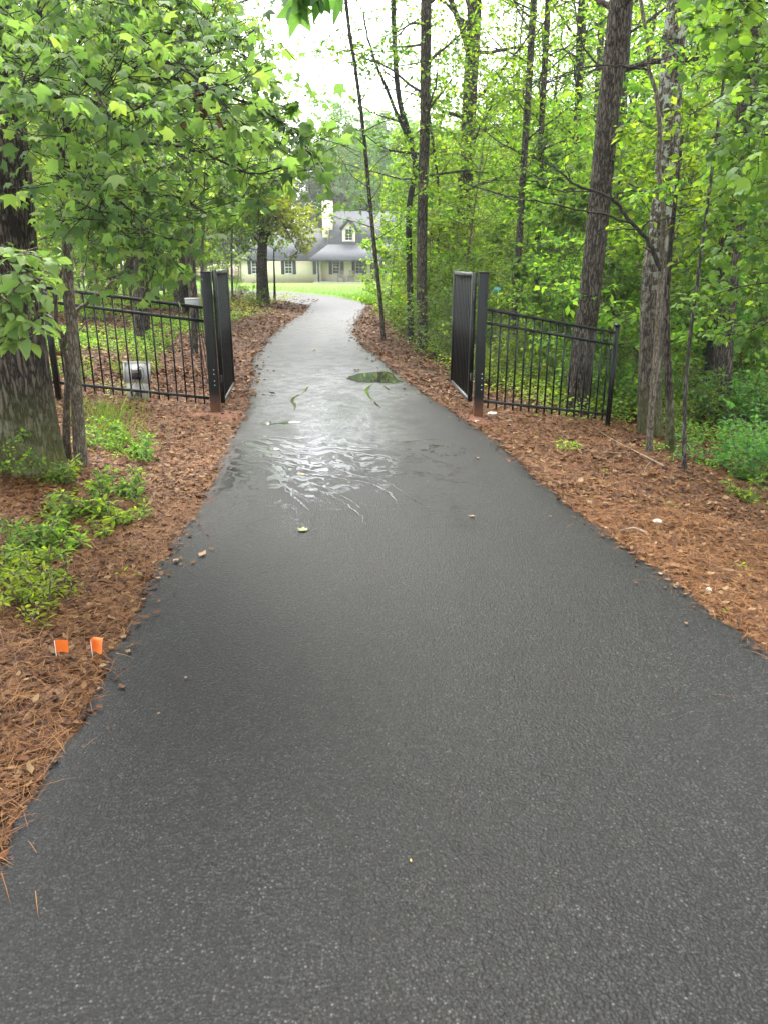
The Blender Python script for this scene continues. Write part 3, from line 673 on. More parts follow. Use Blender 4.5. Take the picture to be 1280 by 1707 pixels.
# ------------------------------------------------------------------ gate and fence
def postmat():
    m, nt, l = newmat('gate_post_paint')
    out = N(nt, 'OutputMaterial'); b = N(nt, 'BsdfPrincipled', i_Roughness=.4); b.inputs['Specular IOR Level'].default_value = .3; tc = N(nt, 'TexCoord'); sz = N(nt, 'SeparateXYZ')
    l.new(tc.outputs['Object'], sz.inputs[0]); nz = N(nt, 'TexNoise', i_Scale=14.0, i_Detail=6.0); l.new(tc.outputs['Object'], nz.inputs['Vector'])
    ma = N(nt, 'Math', operation='MULTIPLY_ADD'); ma.inputs[1].default_value = -.22; l.new(nz.outputs['Fac'], ma.inputs[0]); l.new(sz.outputs['Z'], ma.inputs[2])
    r = ramp(nt, [(0, (.13, .055, .03)), (.06, (.09, .045, .03)), (.2, (.006, .008, .008)), (1, (.005, .007, .007))]); l.new(ma.outputs[0], r.inputs[0])
    l.new(r.outputs[0], b.inputs['Base Color']); l.new(b.outputs[0], out.inputs[0]); return m
M['post'] = postmat()
M['steel'] = plain('bolt_steel', (.6, .6, .58), .35, .8, .1)
M['rail_sheen'] = plain('rail_sheen_metal', (.07, .073, .07), .35, .0, .25)  # black rails tinted grey: the silvery sheen along them is put into the colour
def gate_post(x, y, label, sgn):
    z0 = float(terrain(x, y)) - .05
    e = empty('gate_post', (x, y, z0)); tag(e, label, 'post', 'gate posts')
    H = 1.60 - z0
    a = Acc(); box(a, (0, 0, 0), (-.052, -.052, 0), (.052, .052, H)); o = link('post', a.mesh('post'), M['post'], e)
    bv = o.modifiers.new('bevel', 'BEVEL'); bv.width = .006; bv.segments = 2
    a = Acc(); box(a, (0, 0, 0), (-.056, -.056, H + .001), (.056, .056, H + .014)); link('cap', a.mesh('cap'), M['post'], e)
    for k, zz in enumerate((.345, .395, .475, .525)):
        a = Acc(); V, Q, T = tube([(sgn * .022, -.0525, zz + .05), (sgn * .022, -.060, zz + .05)], [.007, .006], 8); a.add(V, T, Q); link('bolt', a.mesh('bolt'), M['steel'], e)
    return e
gate_post(-2.03, 8.92, 'black square gate post left of the driveway with clay-stained foot', 1)
gate_post(1.11, 8.72, 'black square gate post right of the driveway with clay-stained foot', 1)
def gate_leaf(p, q, z0, z1, label, n=13, lift=0.0):
    p, q = np.array(p, float), np.array(q, float)
    e = empty('gate', (p[0], p[1], z0)); tag(e, label, 'gate', 'open driveway gate leaves')
    L = np.linalg.norm(q - p); ang = math.atan2(q[1] - p[1], q[0] - p[0]); e.rotation_euler = (0, 0, ang)
    H = z1 - z0
    for x, nm in ((.025, 'stile'), (L - .025, 'stile')):
        a = Acc(); box(a, (0, 0, 0), (x - .025, -.025, 0), (x + .025, .025, H)); link(nm, a.mesh(nm), M['metal_black'], e)
    for z, nm, mt in ((H - .045, 'top_rail', M['rail_sheen']), (.0, 'bottom_rail', M['rail_sheen'])):
        a = Acc(); box(a, (0, 0, 0), (.051, -.02, z), (L - .051, .02, z + .04)); link(nm, a.mesh(nm), mt, e)
    pm = Acc(); box(pm, (0, 0, 0), (-.009, -.009, .041), (.009, .009, H - .046)); pm = pm.mesh('picket'); pm.materials.append(M['metal_black'])
    for k in range(n):
        o = link('picket', pm, None, e); o.location = (.05 + (L - .1) * (k + 1) / (n + 1), 0, 0)
    for z in (.25, H - .3):
        a = Acc(); V, Q, T = tube([(-.03, 0, z), (-.03, 0, z + .09)], [.016, .016], 8); a.add(V, T, Q); link('hinge', a.mesh('hinge'), M['metal_black'], e)
gate_leaf((-1.95, 8.98), (-2.10, 10.42), .09, 1.625, 'black metal picket gate leaf swung open along the left of the driveway', 11)
gate_leaf((1.02, 8.80), (.93, 10.25), .14, 1.605, 'black metal picket gate leaf swung open along the right of the driveway', 11)
def fence_panel(p, q, zp, zq, label, n, H=1.2, group='black picket fence panels'):
    """a panel that follows the slope from p (base zp) to q (base zq): three rails and every picket on its own"""
    p, q = np.array(p, float), np.array(q, float)
    e = empty('picket_fence', (p[0], p[1], zp)); tag(e, label, 'fence', group)
    d = np.array([q[0] - p[0], q[1] - p[1], 0]); L = np.linalg.norm(d); ang = math.atan2(d[1], d[0]); e.rotation_euler = (0, 0, ang)
    sl = (zq - zp) / L
    for z, nm, h in ((H - .035, 'top_rail', .034), (H - .185, 'upper_rail', .032), (.115, 'lower_rail', .032)):
        a = Acc(); bar(a, (0, 0, z), (L, 0, z + sl * L), .032, h); link(nm, a.mesh(nm), M['metal_black'], e)
    pm = Acc(); box(pm, (0, 0, 0), (-.008, -.008, .04), (.008, .008, H - .04)); pm = pm.mesh('picket'); pm.materials.append(M['metal_black'])
    for k in range(n):
        x = L * (k + .6) / (n + .2); o = link('picket', pm, None, e); o.location = (x, 0, sl * x)
    return e
def fence_post(x, y, zb, H, label):
    e = empty('fence_post', (x, y, zb - .1)); tag(e, label, 'post', 'thin black fence posts')
    a = Acc(); box(a, (0, 0, 0), (-.028, -.028, 0), (.028, .028, H + .1)); link('post', a.mesh('post'), M['metal_black'], e)
    a = Acc(); V = np.array([[-.036, -.036, 0], [.036, -.036, 0], [.036, .036, 0], [-.036, .036, 0], [-.036, -.036, .018], [.036, -.036, .018], [.036, .036, .018], [-.036, .036, .018], [0, 0, .04]]) + [0, 0, H + .101]
    a.add(V, T=[[4, 5, 8], [5, 6, 8], [6, 7, 8], [7, 4, 8]], Q=[[0, 3, 2, 1], [0, 1, 5, 4], [1, 2, 6, 5], [2, 3, 7, 6], [3, 0, 4, 7]]); link('cap', a.mesh('cap'), M['metal_black'], e)
fence_panel((1.17, 8.76), (2.92, 9.67), 0.04, -.30, 'black picket fence panel sloping down to the right of the right gate post', 16)
fence_post(2.95, 9.69, -.32, 1.26, 'thin black fence post at the end of the right fence panel')
fence_panel((-2.09, 8.90), (-3.74, 8.62), .05, .28, 'black picket fence panel between left gate post and thin left fence post', 16)
fence_post(-3.77, 8.61, .27, 1.25, 'thin black fence post behind the large tree on the left')
fence_panel((-3.80, 8.60), (-5.5, 8.4), .29, .46, 'black picket fence panel running out of view behind the large left tree', 16)

# ---- solar panel, control box, cables behind the left fence
M['white_plastic'] = plain('white_plastic', (.36, .37, .355), .45, 0, .12, 8)
M['grime'] = plain('grimy_board', (.36, .34, .30), .7, 0, .3, 9)
M['black_plastic'] = plain('black_plastic', (.012, .012, .012), .5)
sx, sy = -3.02, 9.12; sz_ = float(terrain(sx, sy)) + .05
e = empty('solar_panel', (sx, sy, sz_), rad(-4)); e.scale = (.88, .88, .88); tag(e, 'small white-backed solar panel leaning low behind the left fence', 'solar panel')
def tilt(acc, deg=-9):
    R = Matrix.Rotation(rad(deg), 3, 'X'); V = np.concatenate(acc.V) @ np.array(R).T; acc.V = [V]; return acc
a = Acc(); box(a, (0, 0, 0), (-.165, -.01, .19), (.165, .012, .455)); link('back_sheet', tilt(a).mesh('back_sheet'), M['white_plastic'], e)
for nm, lo, hi in (('frame_bar', (-.185, -.022, .45), (.185, .02, .475)), ('frame_bar', (-.185, -.022, .175), (-.165, .02, .45)), ('frame_bar', (.165, -.022, .175), (.185, .02, .45))):
    a = Acc(); box(a, (0, 0, 0), lo, hi); link(nm, tilt(a).mesh(nm), M['white_plastic'], e)
a = Acc(); box(a, (0, 0, 0), (-.05, -.07, .23), (.07, -.011, .37)); link('junction_box', tilt(a).mesh('junction_box'), M['black_plastic'], e)
a = Acc(); box(a, (0, 0, 0), (-.03, -.085, .32), (.045, -.071, .41)); link('bracket', tilt(a).mesh('bracket'), M['steel'], e)
a = Acc(); box(a, (0, 0, 0), (-.15, -.016, -.06), (.155, .014, .174)); link('base_board', tilt(a).mesh('base_board'), M['grime'], e)
a = Acc(); box(a, (0, 0, 0), (-.02, -.04, .005), (.03, -.017, .06)); link('foot_clip', tilt(a).mesh('foot_clip'), M['black_plastic'], e)
def cable(pts, r, name, parent=None, mat='black_plastic'):
    a = Acc(); P = catmull(pts, 24); V, Q, T = tube(P, [r] * 24, 5); a.add(V, T, Q); return link(name, a.mesh(name), M[mat], parent)
cable([(.02, -.06, .24), (-.06, -.09, .12), (-.05, -.07, .03), (.03, -.05, .03)], .005, 'wire', e)
cable([(.04, -.06, .36), (.12, -.08, .42), (.14, -.05, .3), (.1, -.06, .18), (.16, -.04, .02)], .004, 'wire', e)
bx_, by_ = at(322, 505, 9.05)[:2]; bz_ = at(322, 505, 9.05)[2]
e = empty('control_box', (bx_, by_, bz_)); tag(e, 'small white control box behind the fence rails beside the left gate post', 'box')
a = Acc(); box(a, (0, 0, 0), (-.085, -.03, -.045), (.085, .04, .045)); o = link('casing', a.mesh('casing'), M['white_plastic'], e); bv = o.modifiers.new('bevel', 'BEVEL'); bv.width = .008; bv.segments = 2
a = Acc(); box(a, (0, 0, 0), (-.089, -.034, .046), (.089, .044, .054)); link('lid', a.mesh('lid'), M['white_plastic'], e)
P0 = np.array([bx_, by_, bz_])
for k, off in enumerate((.0, .025, .05)):
    pts = [P0 + [.03 + off, .01, -.05], P0 + [.05 + off, -.01, -.35], P0 + [.07 + off * 1.5, .02, -.75], P0 + [.13 + off, -.02, -.98 - .05 * k], P0 + [.17, -.03, -1.0]]
    tag(cable(pts, .005, 'cable'), 'thin black cable hanging from the white control box, ' + ('nearest the tree', 'middle of three', 'nearest the gate post')[k], 'cable', 'gate opener cables')

# ---- marking flags
M['orange'] = plain('orange_flag', (.62, .125, .010), .5, 0, .08, 20)
def flag(px, py, gy, w, h, fold, label, rz):
    g = ground(px, gy); e = empty('marking_flag', g, rz); tag(e, label, 'flag', 'orange marking flags')
    top = at(px, py, g[1])[2] - g[2] + h / 2
    a = Acc(); V, Q, T = tube([(-w / 2, 0, -.05), (-w / 2 + .003, 0, top)], [.0013, .0013], 5); a.add(V, T, Q); link('wire_stake', a.mesh('wire_stake'), M['steel'], e)
    nx, nz_ = 8, 5; V = []
    for i in range(nx + 1):
        for j in range(nz_ + 1):
            u, v = i / nx, j / nz_
            V.append([-w / 2 + w * u * (1 - fold * .45 * (1 - v)), .012 * math.sin(u * 5) * (.4 + fold) - fold * .03 * u * (1 - v), top - h + h * v + .22 * h * u - fold * .012 * math.sin(6 * v + u)])
    V = np.array(V); V2 = np.vstack([V, V + [0, .0012, 0]]); n = len(V); idx = np.arange(n).reshape(nx + 1, nz_ + 1)
    Q = np.stack([idx[:-1, :-1], idx[1:, :-1], idx[1:, 1:], idx[:-1, 1:]], -1).reshape(-1, 4)
    a = Acc(); a.add(V2, Q=np.vstack([Q, Q[:, ::-1] + n])); link('cloth', a.mesh('cloth'), M['orange'], e, True)
flag(108, 1079, 1102, .075, .062, 0.1, 'flat square orange marking flag in the pine straw, further from driveway', rad(-8))
flag(166, 1075, 1096, .06, .062, 1.0, 'folded orange marking flag beside the driveway edge', rad(35))
# ------------------------------------------------------------------ trees
def unit(v): return v / (np.linalg.norm(v) + 1e-9)
def branch_path(r, p, d, L, n=5, lift=0.0, wander=.22):
    P = [np.array(p, float)]; d = unit(np.array(d, float))
    for k in range(n):
        d = unit(d + r.normal(0, wander, 3) * [1, 1, .7] + [0, 0, lift / n]); P.append(P[-1] + d * L / n)
    return np.array(P)
class Foliage:
    def __init__(s): s.wood, s.pos, s.dir, s.nrm, s.size = Acc(), [], [], [], []
    def wood_add(s, P, r0, r1, seg=5):
        V, Q, T = tube(P, np.linspace(r0, r1, len(P)), seg); s.wood.add(V, T, Q)
    def twig(s, r, P, nleaf, size, flat=.45, droop=.25, start=.15):
        """leaves along the polyline P"""
        seg = np.linalg.norm(np.diff(P, axis=0), axis=1); cum = np.concatenate([[0], np.cumsum(seg)])
        t = r.uniform(start, 1.0, nleaf) * cum[-1]; t[:1] = cum[-1]
        x = np.stack([np.interp(t, cum, P[:, k]) for k in range(3)], 1)
        ax = unit(P[-1] - P[0]); side = r.normal(0, 1, (nleaf, 3)); side[:, 2] *= .5
        d = ax[None] * .5 + side * .75; d[:, 2] -= droop
        nr = r.normal(0, flat, (nleaf, 3)); nr[:, 2] += 1
        s.pos.append(x + side * size * .25); s.dir.append(d); s.nrm.append(nr); s.size.append(size * r.uniform(.6, 1.25, nleaf))
    def limb(s, r, p, d, L, rad0, subs, sub_len, nleaf, size, lift=.25, seg=5, n=6, flat=.45, droop=.25, inner=.25, twigs=2, wander=.2):
        P = branch_path(r, p, d, L, n, lift, wander); s.along(r, P, rad0, subs, sub_len, nleaf, size, seg, flat, droop, inner, twigs); return P
    def along(s, r, P, rad0, subs, sub_len, nleaf, size, seg=5, flat=.45, droop=.25, inner=.25, twigs=2):
        s.wood_add(P, rad0, max(.003, rad0 * .2), seg)
        n = len(P) - 1
        for k in range(subs):
            t = inner + (1 - inner) * (k + r.random()) / subs; i = min(int(t * n), n - 1); f = t * n - i
            q = P[i] * (1 - f) + P[i + 1] * f; ax = unit(P[i + 1] - P[i])
            sd = r.normal(0, 1, 3) * [1, 1, .45]; d2 = unit(ax * .55 + unit(sd) * .9)
            l2 = sub_len * r.uniform(.5, 1.2) * (1.1 - .5 * t)
            S = branch_path(r, q, d2, l2, 3, .05, .25); s.wood_add(S, max(.0025, rad0 * .3 * (1 - .5 * t)), .0018, 3)
            s.twig(r, S, nleaf, size, flat, droop)
            for _ in range(twigs):
                j = r.integers(1, 3); d3 = unit(unit(S[j] - S[j - 1]) * .5 + r.normal(0, .8, 3) * [1, 1, .5])
                W = branch_path(r, S[j], d3, l2 * .6, 2, 0, .2); s.wood_add(W, .0028, .0014, 3); s.twig(r, W, max(2, int(nleaf * .7)), size, flat, droop)
    def leaf_mesh(s, name, tmpl):
        p, d, n, z = (np.concatenate(v) for v in (s.pos, s.dir, s.nrm, s.size)); tl = tmpl if isinstance(tmpl, list) else [tmpl]; a = Acc(); k = len(tl)
        for i, t in enumerate(tl):
            if len(p[i::k]): V, T = leaves(t, p[i::k], d[i::k], n[i::k], z[i::k]); a.add(V, T)
        return a.mesh(name)
def trunk_mesh(name, P, r0, r1, seg=14, ridge=.03, seed=1, flare=.35, n=None, fl_h=.5):
    r = np.random.default_rng(seed); P = np.asarray(P, float)
    L = sum(np.linalg.norm(np.diff(P, axis=0), axis=1)); n = n or int(max(10, L * 3.0))
    C_ = catmull(P, n); cum = np.concatenate([[0], np.cumsum(np.linalg.norm(np.diff(C_, axis=0), axis=1))])
    rr = r0 + (r1 - r0) * (cum / cum[-1]) ** .85; rr = rr * (1 + flare * np.exp(-cum / fl_h))
    V, Q, T = tube(C_, rr, seg, ridge, r); a = Acc(); a.add(V, T, Q); return a.mesh(name), C_, rr

# ---- prototypes: [trunk mesh, limb mesh, crown mesh] in local space, base at the origin
PROTO = {}
def proto_tall(key, seed, H, r0, hmin, nl, Ll, subs, nleaf, size, lmat, bmat='bark_far', lean=.6, tmpl=DIAMOND, conifer=False):
    r = np.random.default_rng(seed)
    P = np.array([[0, 0, -.15], [lean * .1, .05, H * .25], [lean * .4, lean * .2, H * .55], [lean * .5, lean * .5, H * .8], [lean * .8, lean * .3, H]])
    tm, C_, rr = trunk_mesh('trunk_' + key, P, r0, r0 * .18, 10, .03, seed); f = Foliage()
    for k in range(nl):
        t = hmin + (1 - hmin) * (k + .5 * r.random()) / nl; i = min(int(t * (len(C_) - 1)), len(C_) - 2)
        az = k * 2.4 + r.normal(0, .4); el = r.uniform(.1, .6) if not conifer else r.uniform(-.1, .35)
        u = (t - hmin) / (1 - hmin)
        L = Ll * (.55 + .9 * math.sin(math.pi * min(1, .15 + u * .8))) * r.uniform(.7, 1.15)
        f.limb(r, C_[i], (math.cos(az) * math.cos(el), math.sin(az) * math.cos(el), math.sin(el)), L, max(.012, rr[i] * .45), subs, L * .42, nleaf, size, .35)
    PROTO[key] = [tm, f.wood.mesh('limb_' + key), f.leaf_mesh('crown_' + key, tmpl), bmat, lmat]
def proto_bush(key, seed, H, W, nst, subs, nleaf, size, lmat, tmpl=DIAMOND, bmat='bark_thin'):
    r = np.random.default_rng(seed); f = Foliage(); st = Acc()
    for k in range(nst):
        az = r.random() * 6.28; el = r.uniform(.5, 1.45); L = H * r.uniform(.6, 1.15)
        p = (r.normal(0, W * .2), r.normal(0, W * .2), -.06)
        f.limb(r, p, (math.cos(az) * math.cos(el) * W / H, math.sin(az) * math.cos(el) * W / H, math.sin(el)), L, min(.011, .0016 + .006 * H), subs, H * .36, nleaf, size, .2, 4, 5, .5, .2, .12)
    PROTO[key] = [None, f.wood.mesh('stem_' + key), f.leaf_mesh('foliage_' + key, tmpl), bmat, lmat]
# canopy trees (limbs start high), layered understory saplings, bushes
proto_tall('oak_a', 11, 19, .17, .30, 24, 4.6, 8, 12, .17, 'leaf_mid')
proto_tall('oak_b', 12, 17, .14, .22, 26, 4.2, 8, 12, .16, 'leaf_bright')
proto_tall('oak_c', 13, 21, .19, .38, 22, 5.0, 8, 12, .18, 'leaf_mid')
proto_tall('far_a', 14, 21, .2, .22, 34, 4.8, 9, 16, .44, 'leaf_far')
proto_tall('far_b', 15, 18, .18, .10, 36, 4.6, 9, 16, .44, 'leaf_far')
proto_tall('pine_a', 16, 25, .2, .58, 22, 2.8, 8, 12, .26, 'leaf_far', conifer=True, lean=.2)
proto_tall('sap_a', 21, 5.2, .032, .16, 24, 1.55, 6, 7, .14, 'leaf_bright', 'bark_thin', .5)
proto_tall('sap_b', 22, 7.0, .042, .24, 26, 1.8, 6, 7, .15, 'leaf_bright', 'bark_thin', .7)
proto_tall('sap_c', 23, 3.6, .022, .14, 20, 1.2, 7, 8, .11, 'leaf_bright', 'bark_thin', .35)
proto_tall('sap_d', 24, 8.5, .05, .30, 28, 2.0, 6, 7, .16, 'leaf_bright', 'bark_thin', .9)
proto_tall('sap_e', 25, 4.6, .03, .2, 20, 1.4, 6, 6, .15, 'leaf_maple', 'bark_thin', .5, MAPLES)
proto_tall('sap_f', 26, 5.6, .034, .2, 22, 1.6, 6, 7, .16, 'leaf_mid', 'bark_thin', .6, [OVAL])
proto_bush('bush_a', 31, 1.3, 1.2, 12, 8, 8, .075, 'leaf_bright')
proto_bush('bush_b', 32, 1.0, 1.1, 11, 8, 8, .07, 'leaf_mid')
proto_bush('bush_c', 33, 1.9, 1.4, 13, 9, 8, .08, 'leaf_bright')
proto_bush('bush_d', 34, .6, .9, 10, 7, 7, .06, 'leaf_mid')
def plant_tree(key, x, y, sc, rz, name, label, cat, group, lmat=None, dz=0.0):
    tm, lm, cm, bm, lf = PROTO[key]
    e = empty(name, (x, y, float(terrain(x, y)) + dz), rz); e.scale = (sc, sc, sc); tag(e, label, cat, group)
    for nm, me, mt in (('trunk', tm, bm), ('limbs', lm, bm), ('crown', cm, lmat or lf)) if tm else (('stems', lm, bm), ('foliage', cm, lmat or lf)):
        if me is None: continue
        if not me.materials: me.materials.append(M[mt])
        o = bpy.data.objects.new(nm, me); C.objects.link(o); o.parent = e
        if me.materials[0] != M[mt]:
            o.material_slots[0].link = 'OBJECT'; o.material_slots[0].material = M[mt]
    return e
def own_tree(name, label, cat, base_px, base_Y, path_px, w0, w1, bark, top=None, seg=24, ridge=.035, seed=1, flare=.3, group=None, crown=None, fl_h=.4):
    """a trunk seen in the photograph: path_px = (px, py) up the trunk at distance base_Y (third number: metres nearer/farther)"""
    pts = []
    b = at(base_px[0], base_px[1], base_Y); zb = float(terrain(b[0], base_Y)); b[2] = zb
    for q in path_px: pts.append(at(q[0], q[1], base_Y + (q[2] if len(q) > 2 else 0)))
    if top:                                     # continue above the frame
        d = unit(pts[-1] - pts[-2]); d = unit(d + [0, 0, .6]); hl = top - (pts[-1][2] - zb)
        if hl > .3: pts += [pts[-1] + d * hl * .5, pts[-1] + unit(d + [0, 0, .5]) * hl]
    e = empty(name, b); tag(e, label, cat, group)
    P = np.array([[0, 0, -.12]] + [p - b for p in pts])
    me, C_, rr = trunk_mesh('trunk', P, w0 / 2, w1 / 2, seg, ridge, seed, flare, fl_h=fl_h); link('trunk', me, M[bark], e, True)
    if crown:                                   # an airy crown on top
        r = np.random.default_rng(seed + 100); f = Foliage(); h0, nl, Ll, size, lm = crown[:5]; nsub, nlf = crown[5:] if len(crown) > 5 else (6, 6)
        for k in range(nl):
            z = h0 + (P[-1][2] - h0) * (k + r.random() * .5) / nl; i = int(np.argmin(np.abs(C_[:, 2] - z)))
            az = k * 2.4; el = r.uniform(.1, .6)
            f.limb(r, C_[i], (math.cos(az) * math.cos(el), math.sin(az) * math.cos(el), math.sin(el)), Ll * r.uniform(.7, 1.2), rr[i] * .3, nsub, Ll * .4, nlf, size, .35)
        link('limbs', f.wood.mesh('limbs'), M[bark], e); link('crown', f.leaf_mesh('crown', DIAMOND), M[lm], e)
    return e, C_, rr, b
def G(px, py): return ground(px, py)[1]
# ---- trunks on the left
own_tree('oak_tree', 'massive ridged-bark tree trunk at the left edge, nearest the camera', 'tree', (52, 778), G(60, 778), [(46, 741), (32, 642), (14, 505), (2, 365), (-5, 284), (-14, 203), (-24, 100), (-38, 0)], .46, .36, 'bark_big', 15, 56, .035, 41, .28, crown=(6.5, 14, 3.2, .17, 'leaf_mid'), fl_h=.3)
gum_Y = G(137, 775)
gum = own_tree('sweetgum_tree', 'slender sweetgum tree beside the massive left trunk, star-shaped leaves overhanging', 'tree', (137, 775), gum_Y, [(132, 725), (126, 610), (117, 511), (112, 396), (104, 300), (100, 200), (96, 60), (90, -60)], .10, .05, 'bark_thin', None, 16, .03, 42, .3)
own_tree('crooked_sapling', 'crooked thin sapling with bare forked branches beside the sweetgum trunk', 'sapling', (112, 762), G(118, 770), [(110, 721), (113, 642), (113, 606), (102, 567), (92, 518), (98, 472), (111, 430)], .075, .02, 'bark_thin', None, 12, .05, 43, .2)
def bare(parent_e, b, Y, pts_px, r0, r1, bark, seg=6, name='limb'):
    P = catmull([at(p[0], p[1], Y + (p[2] if len(p) > 2 else 0)) for p in pts_px], len(pts_px) * 5) - b
    rj = np.random.default_rng(int(abs(P[-1][0]) * 1000)); P[1:] += rj.normal(0, .006, P[1:].shape)
    a = Acc(); V, Q, T = tube(P, np.linspace(r0, r1, len(P)), seg); a.add(V, T, Q); return link(name, a.mesh(name), M[bark], parent_e, True)
_cs = bpy.data.objects['crooked_sapling']; _csb = np.array(_cs.location); _csY = _csb[1]
bare(_cs, _csb, _csY, [(104, 572), (98, 544), (80, 528), (66, 512)], .026, .012, 'bark_thin')
bare(_cs, _csb, _csY, [(106, 580), (126, 524), (164, 488), (197, 465), (223, 429), (228, 405)], .018, .006, 'bark_thin')
bare(_cs, _csb, _csY, [(108, 586), (140, 540), (165, 525)], .008, .003, 'bark_thin')
LG = 'trees behind the left fence'
own_tree('hardwood_tree', 'straight brown trunk rooted just behind the left fence panel', 'tree', (237, 568), G(237, 568), [(237, 480), (235, 400), (234, 300), (230, 195), (228, 60), (226, 0)], .28, .22, 'bark', 16, 20, .03, 44, .15, LG, crown=(7.5, 12, 3.4, .17, 'leaf_mid'))
own_tree('hardwood_tree', 'thick furrowed bole standing behind the straight brown trunk', 'tree', (250, 494), G(250, 510), [(249, 440), (246, 400), (244, 330), (240, 150), (238, 0)], .55, .36, 'bark', 18, 24, .04, 45, .25, LG, crown=(4.2, 24, 3.4, .13, 'leaf_mid', 8, 7))
own_tree('hardwood_tree', 'leaning slender trunk left of the thick furrowed bole', 'tree', (224, 500), G(226, 512), [(218, 440), (208, 385), (196, 300), (180, 180), (165, 0)], .24, .16, 'bark', 15, 16, .03, 46, .2, LG, crown=(4.5, 20, 3.0, .12, 'leaf_mid', 8, 7))
own_tree('hardwood_tree', 'left trunk of the dark twin trunks left of the gate post', 'tree', (299, 512), G(299, 520), [(299, 460), (302, 400), (303, 320), (298, 180), (292, 0)], .30, .22, 'bark', 17, 18, .03, 47, .2, LG, crown=(3.6, 24, 3.0, .12, 'leaf_mid', 8, 7))
own_tree('hardwood_tree', 'right trunk of the dark twin trunks left of the gate post', 'tree', (315, 512), G(315, 519), [(315, 460), (313, 400), (308, 310), (312, 180), (322, 0)], .36, .24, 'bark', 17, 18, .03, 48, .2, LG, crown=(3.4, 26, 3.2, .12, 'leaf_mid', 8, 7))
own_tree('hardwood_tree', 'thin trunk standing beside the white control box', 'tree', (325, 588), G(325, 588), [(324, 520), (322, 450), (318, 380), (310, 250), (300, 80)], .12, .08, 'bark', 9, 14, .03, 49, .1, LG, crown=(2.6, 18, 1.7, .10, 'leaf_mid', 7, 7))
own_tree('hardwood_tree', 'short dark trunk seen far behind the fence, left of the furrowed bole', 'tree', (188, 492), G(190, 505), [(184, 440), (178, 380), (172, 250), (165, 100)], .34, .24, 'bark', 16, 14, .03, 50, .2, LG, crown=(3, 20, 3.2, .14, 'leaf_bright', 8, 7))
own_tree('hardwood_tree', 'far grey trunk at the extreme left behind the fence', 'tree', (168, 478), G(168, 496), [(167, 430), (165, 350), (160, 200), (158, 60)], .4, .3, 'bark', 18, 14, .03, 51, .2, LG, crown=(3, 20, 3.4, .15, 'leaf_bright', 8, 7))
own_tree('hardwood_tree', 'pencil-thin trunk between the furrowed bole and the twin trunks', 'tree', (274, 494), G(274, 510), [(272, 450), (270, 420), (276, 350), (280, 240)], .1, .06, 'bark', 9, 10, .03, 52, .1, LG, crown=(2.4, 16, 1.6, .11, 'leaf_bright', 7, 7))
# ---- the yellowing tree at the bend
e, C_, rr, b = own_tree('dogwood_tree', 'small tree with yellowing crown on the inside of the driveway bend', 'tree', (440, 503), 32.5, [(438, 470), (437, 440), (438, 410), (442, 370), (436, 320)], .56, .26, 'bark', None, 18, .04, 53, .2)
r_ = np.random.default_rng(531); f1, f2 = Foliage(), Foliage()
for k, (ex, ey, dy) in enumerate([(520, 405, -1), (515, 380, -2), (500, 355, 0), (490, 345, -1), (470, 325, 1), (505, 395, 1), (480, 375, -3), (498, 420, -2)]):
    q = at(ex, ey, 32.5 + dy); p0 = b + C_[min(len(C_) - 1, int(len(C_) * (.62 + .03 * k)))]
    P = catmull([p0, (p0 + q) / 2 + [0, 0, .5], q], 8) - b; f1.along(r_, P, .05, 12, 1.3, 13, .15, twigs=3)
for k, (ex, ey, dy) in enumerate([(355, 350, -1), (370, 390, 0), (385, 330, -2), (400, 300, 0), (425, 290, 1), (450, 300, -1), (395, 420, -1), (345, 400, 1), (410, 370, -3), (430, 340, -3), (370, 310, 0), (430, 400, -3)]):
    q = at(ex, ey, 32.5 + dy); p0 = b + C_[min(len(C_) - 1, int(len(C_) * (.6 + .03 * k)))]
    P = catmull([p0, (p0 + q) / 2 + [0, 0, .5], q], 8) - b; f2.along(r_, P, .05, 12, 1.3, 13, .15, twigs=3)
link('limbs', f1.wood.mesh('limbs'), M['bark'], e); link('limbs', f2.wood.mesh('limbs'), M['bark'], e)
o = link('crown', f1.leaf_mesh('crown', DIAMOND), M['leaf_yellow'], e); o['label'] = 'yellow-green right side of the crown'
link('crown', f2.leaf_mesh('crown', DIAMOND), M['leaf_mid'], e)
own_tree('young_tree', 'very thin straight young tree beside the yellowing tree at the bend', 'tree', (458, 499), 33.5, [(458, 470), (457, 440), (457, 415)], .12, .05, 'bark', None, 8, .02, 54, .1, crown=(2.6, 5, .9, .13, 'leaf_mid'))

# ---- trunks on the right
RG = 'trees right of the driveway'
def rt(label, base, Yb, path, w0, w1, bark='bark', top=14, seed=60, crown=None, seg=18, name='hardwood_tree', flare=.2):
    return own_tree(name, label, 'tree', base, Yb, path, w0, w1, bark, top, seg, .03, seed, flare, RG, crown)
rt('thin leaning tree closest to the right driveway edge past the puddle', (640, 566), G(640, 566), [(634, 500), (626, 430), (616, 330), (606, 220), (592, 110), (580, 30)], .105, .06, 'bark', 13, 61, crown=(2.2, 40, 1.6, .10, 'leaf_mid', 7, 6))
tt = rt('twisted trunk forking left against the thick straight one', (685, 566), G(685, 566), [(683, 480), (681, 400), (682, 340), (692, 280), (684, 236), (668, 180), (660, 120), (655, 0)], .17, .08, 'bark_dark', 13, 62, crown=(3.4, 28, 1.9, .11, 'leaf_mid', 7, 7))
bare(tt[0], tt[3], G(685, 566), [(684, 238), (668, 205), (645, 150), (628, 110), (615, 70), (605, 20)], .05, .02, 'bark_dark', 8)
rt('thick straight dark trunk right of the driveway', (704, 584), G(704, 584), [(703, 500), (703, 420), (705, 300), (708, 200), (709, 100), (710, 0)], .24, .19, 'bark', 16, 63, crown=(3.6, 30, 2.1, .11, 'leaf_mid', 7, 7))
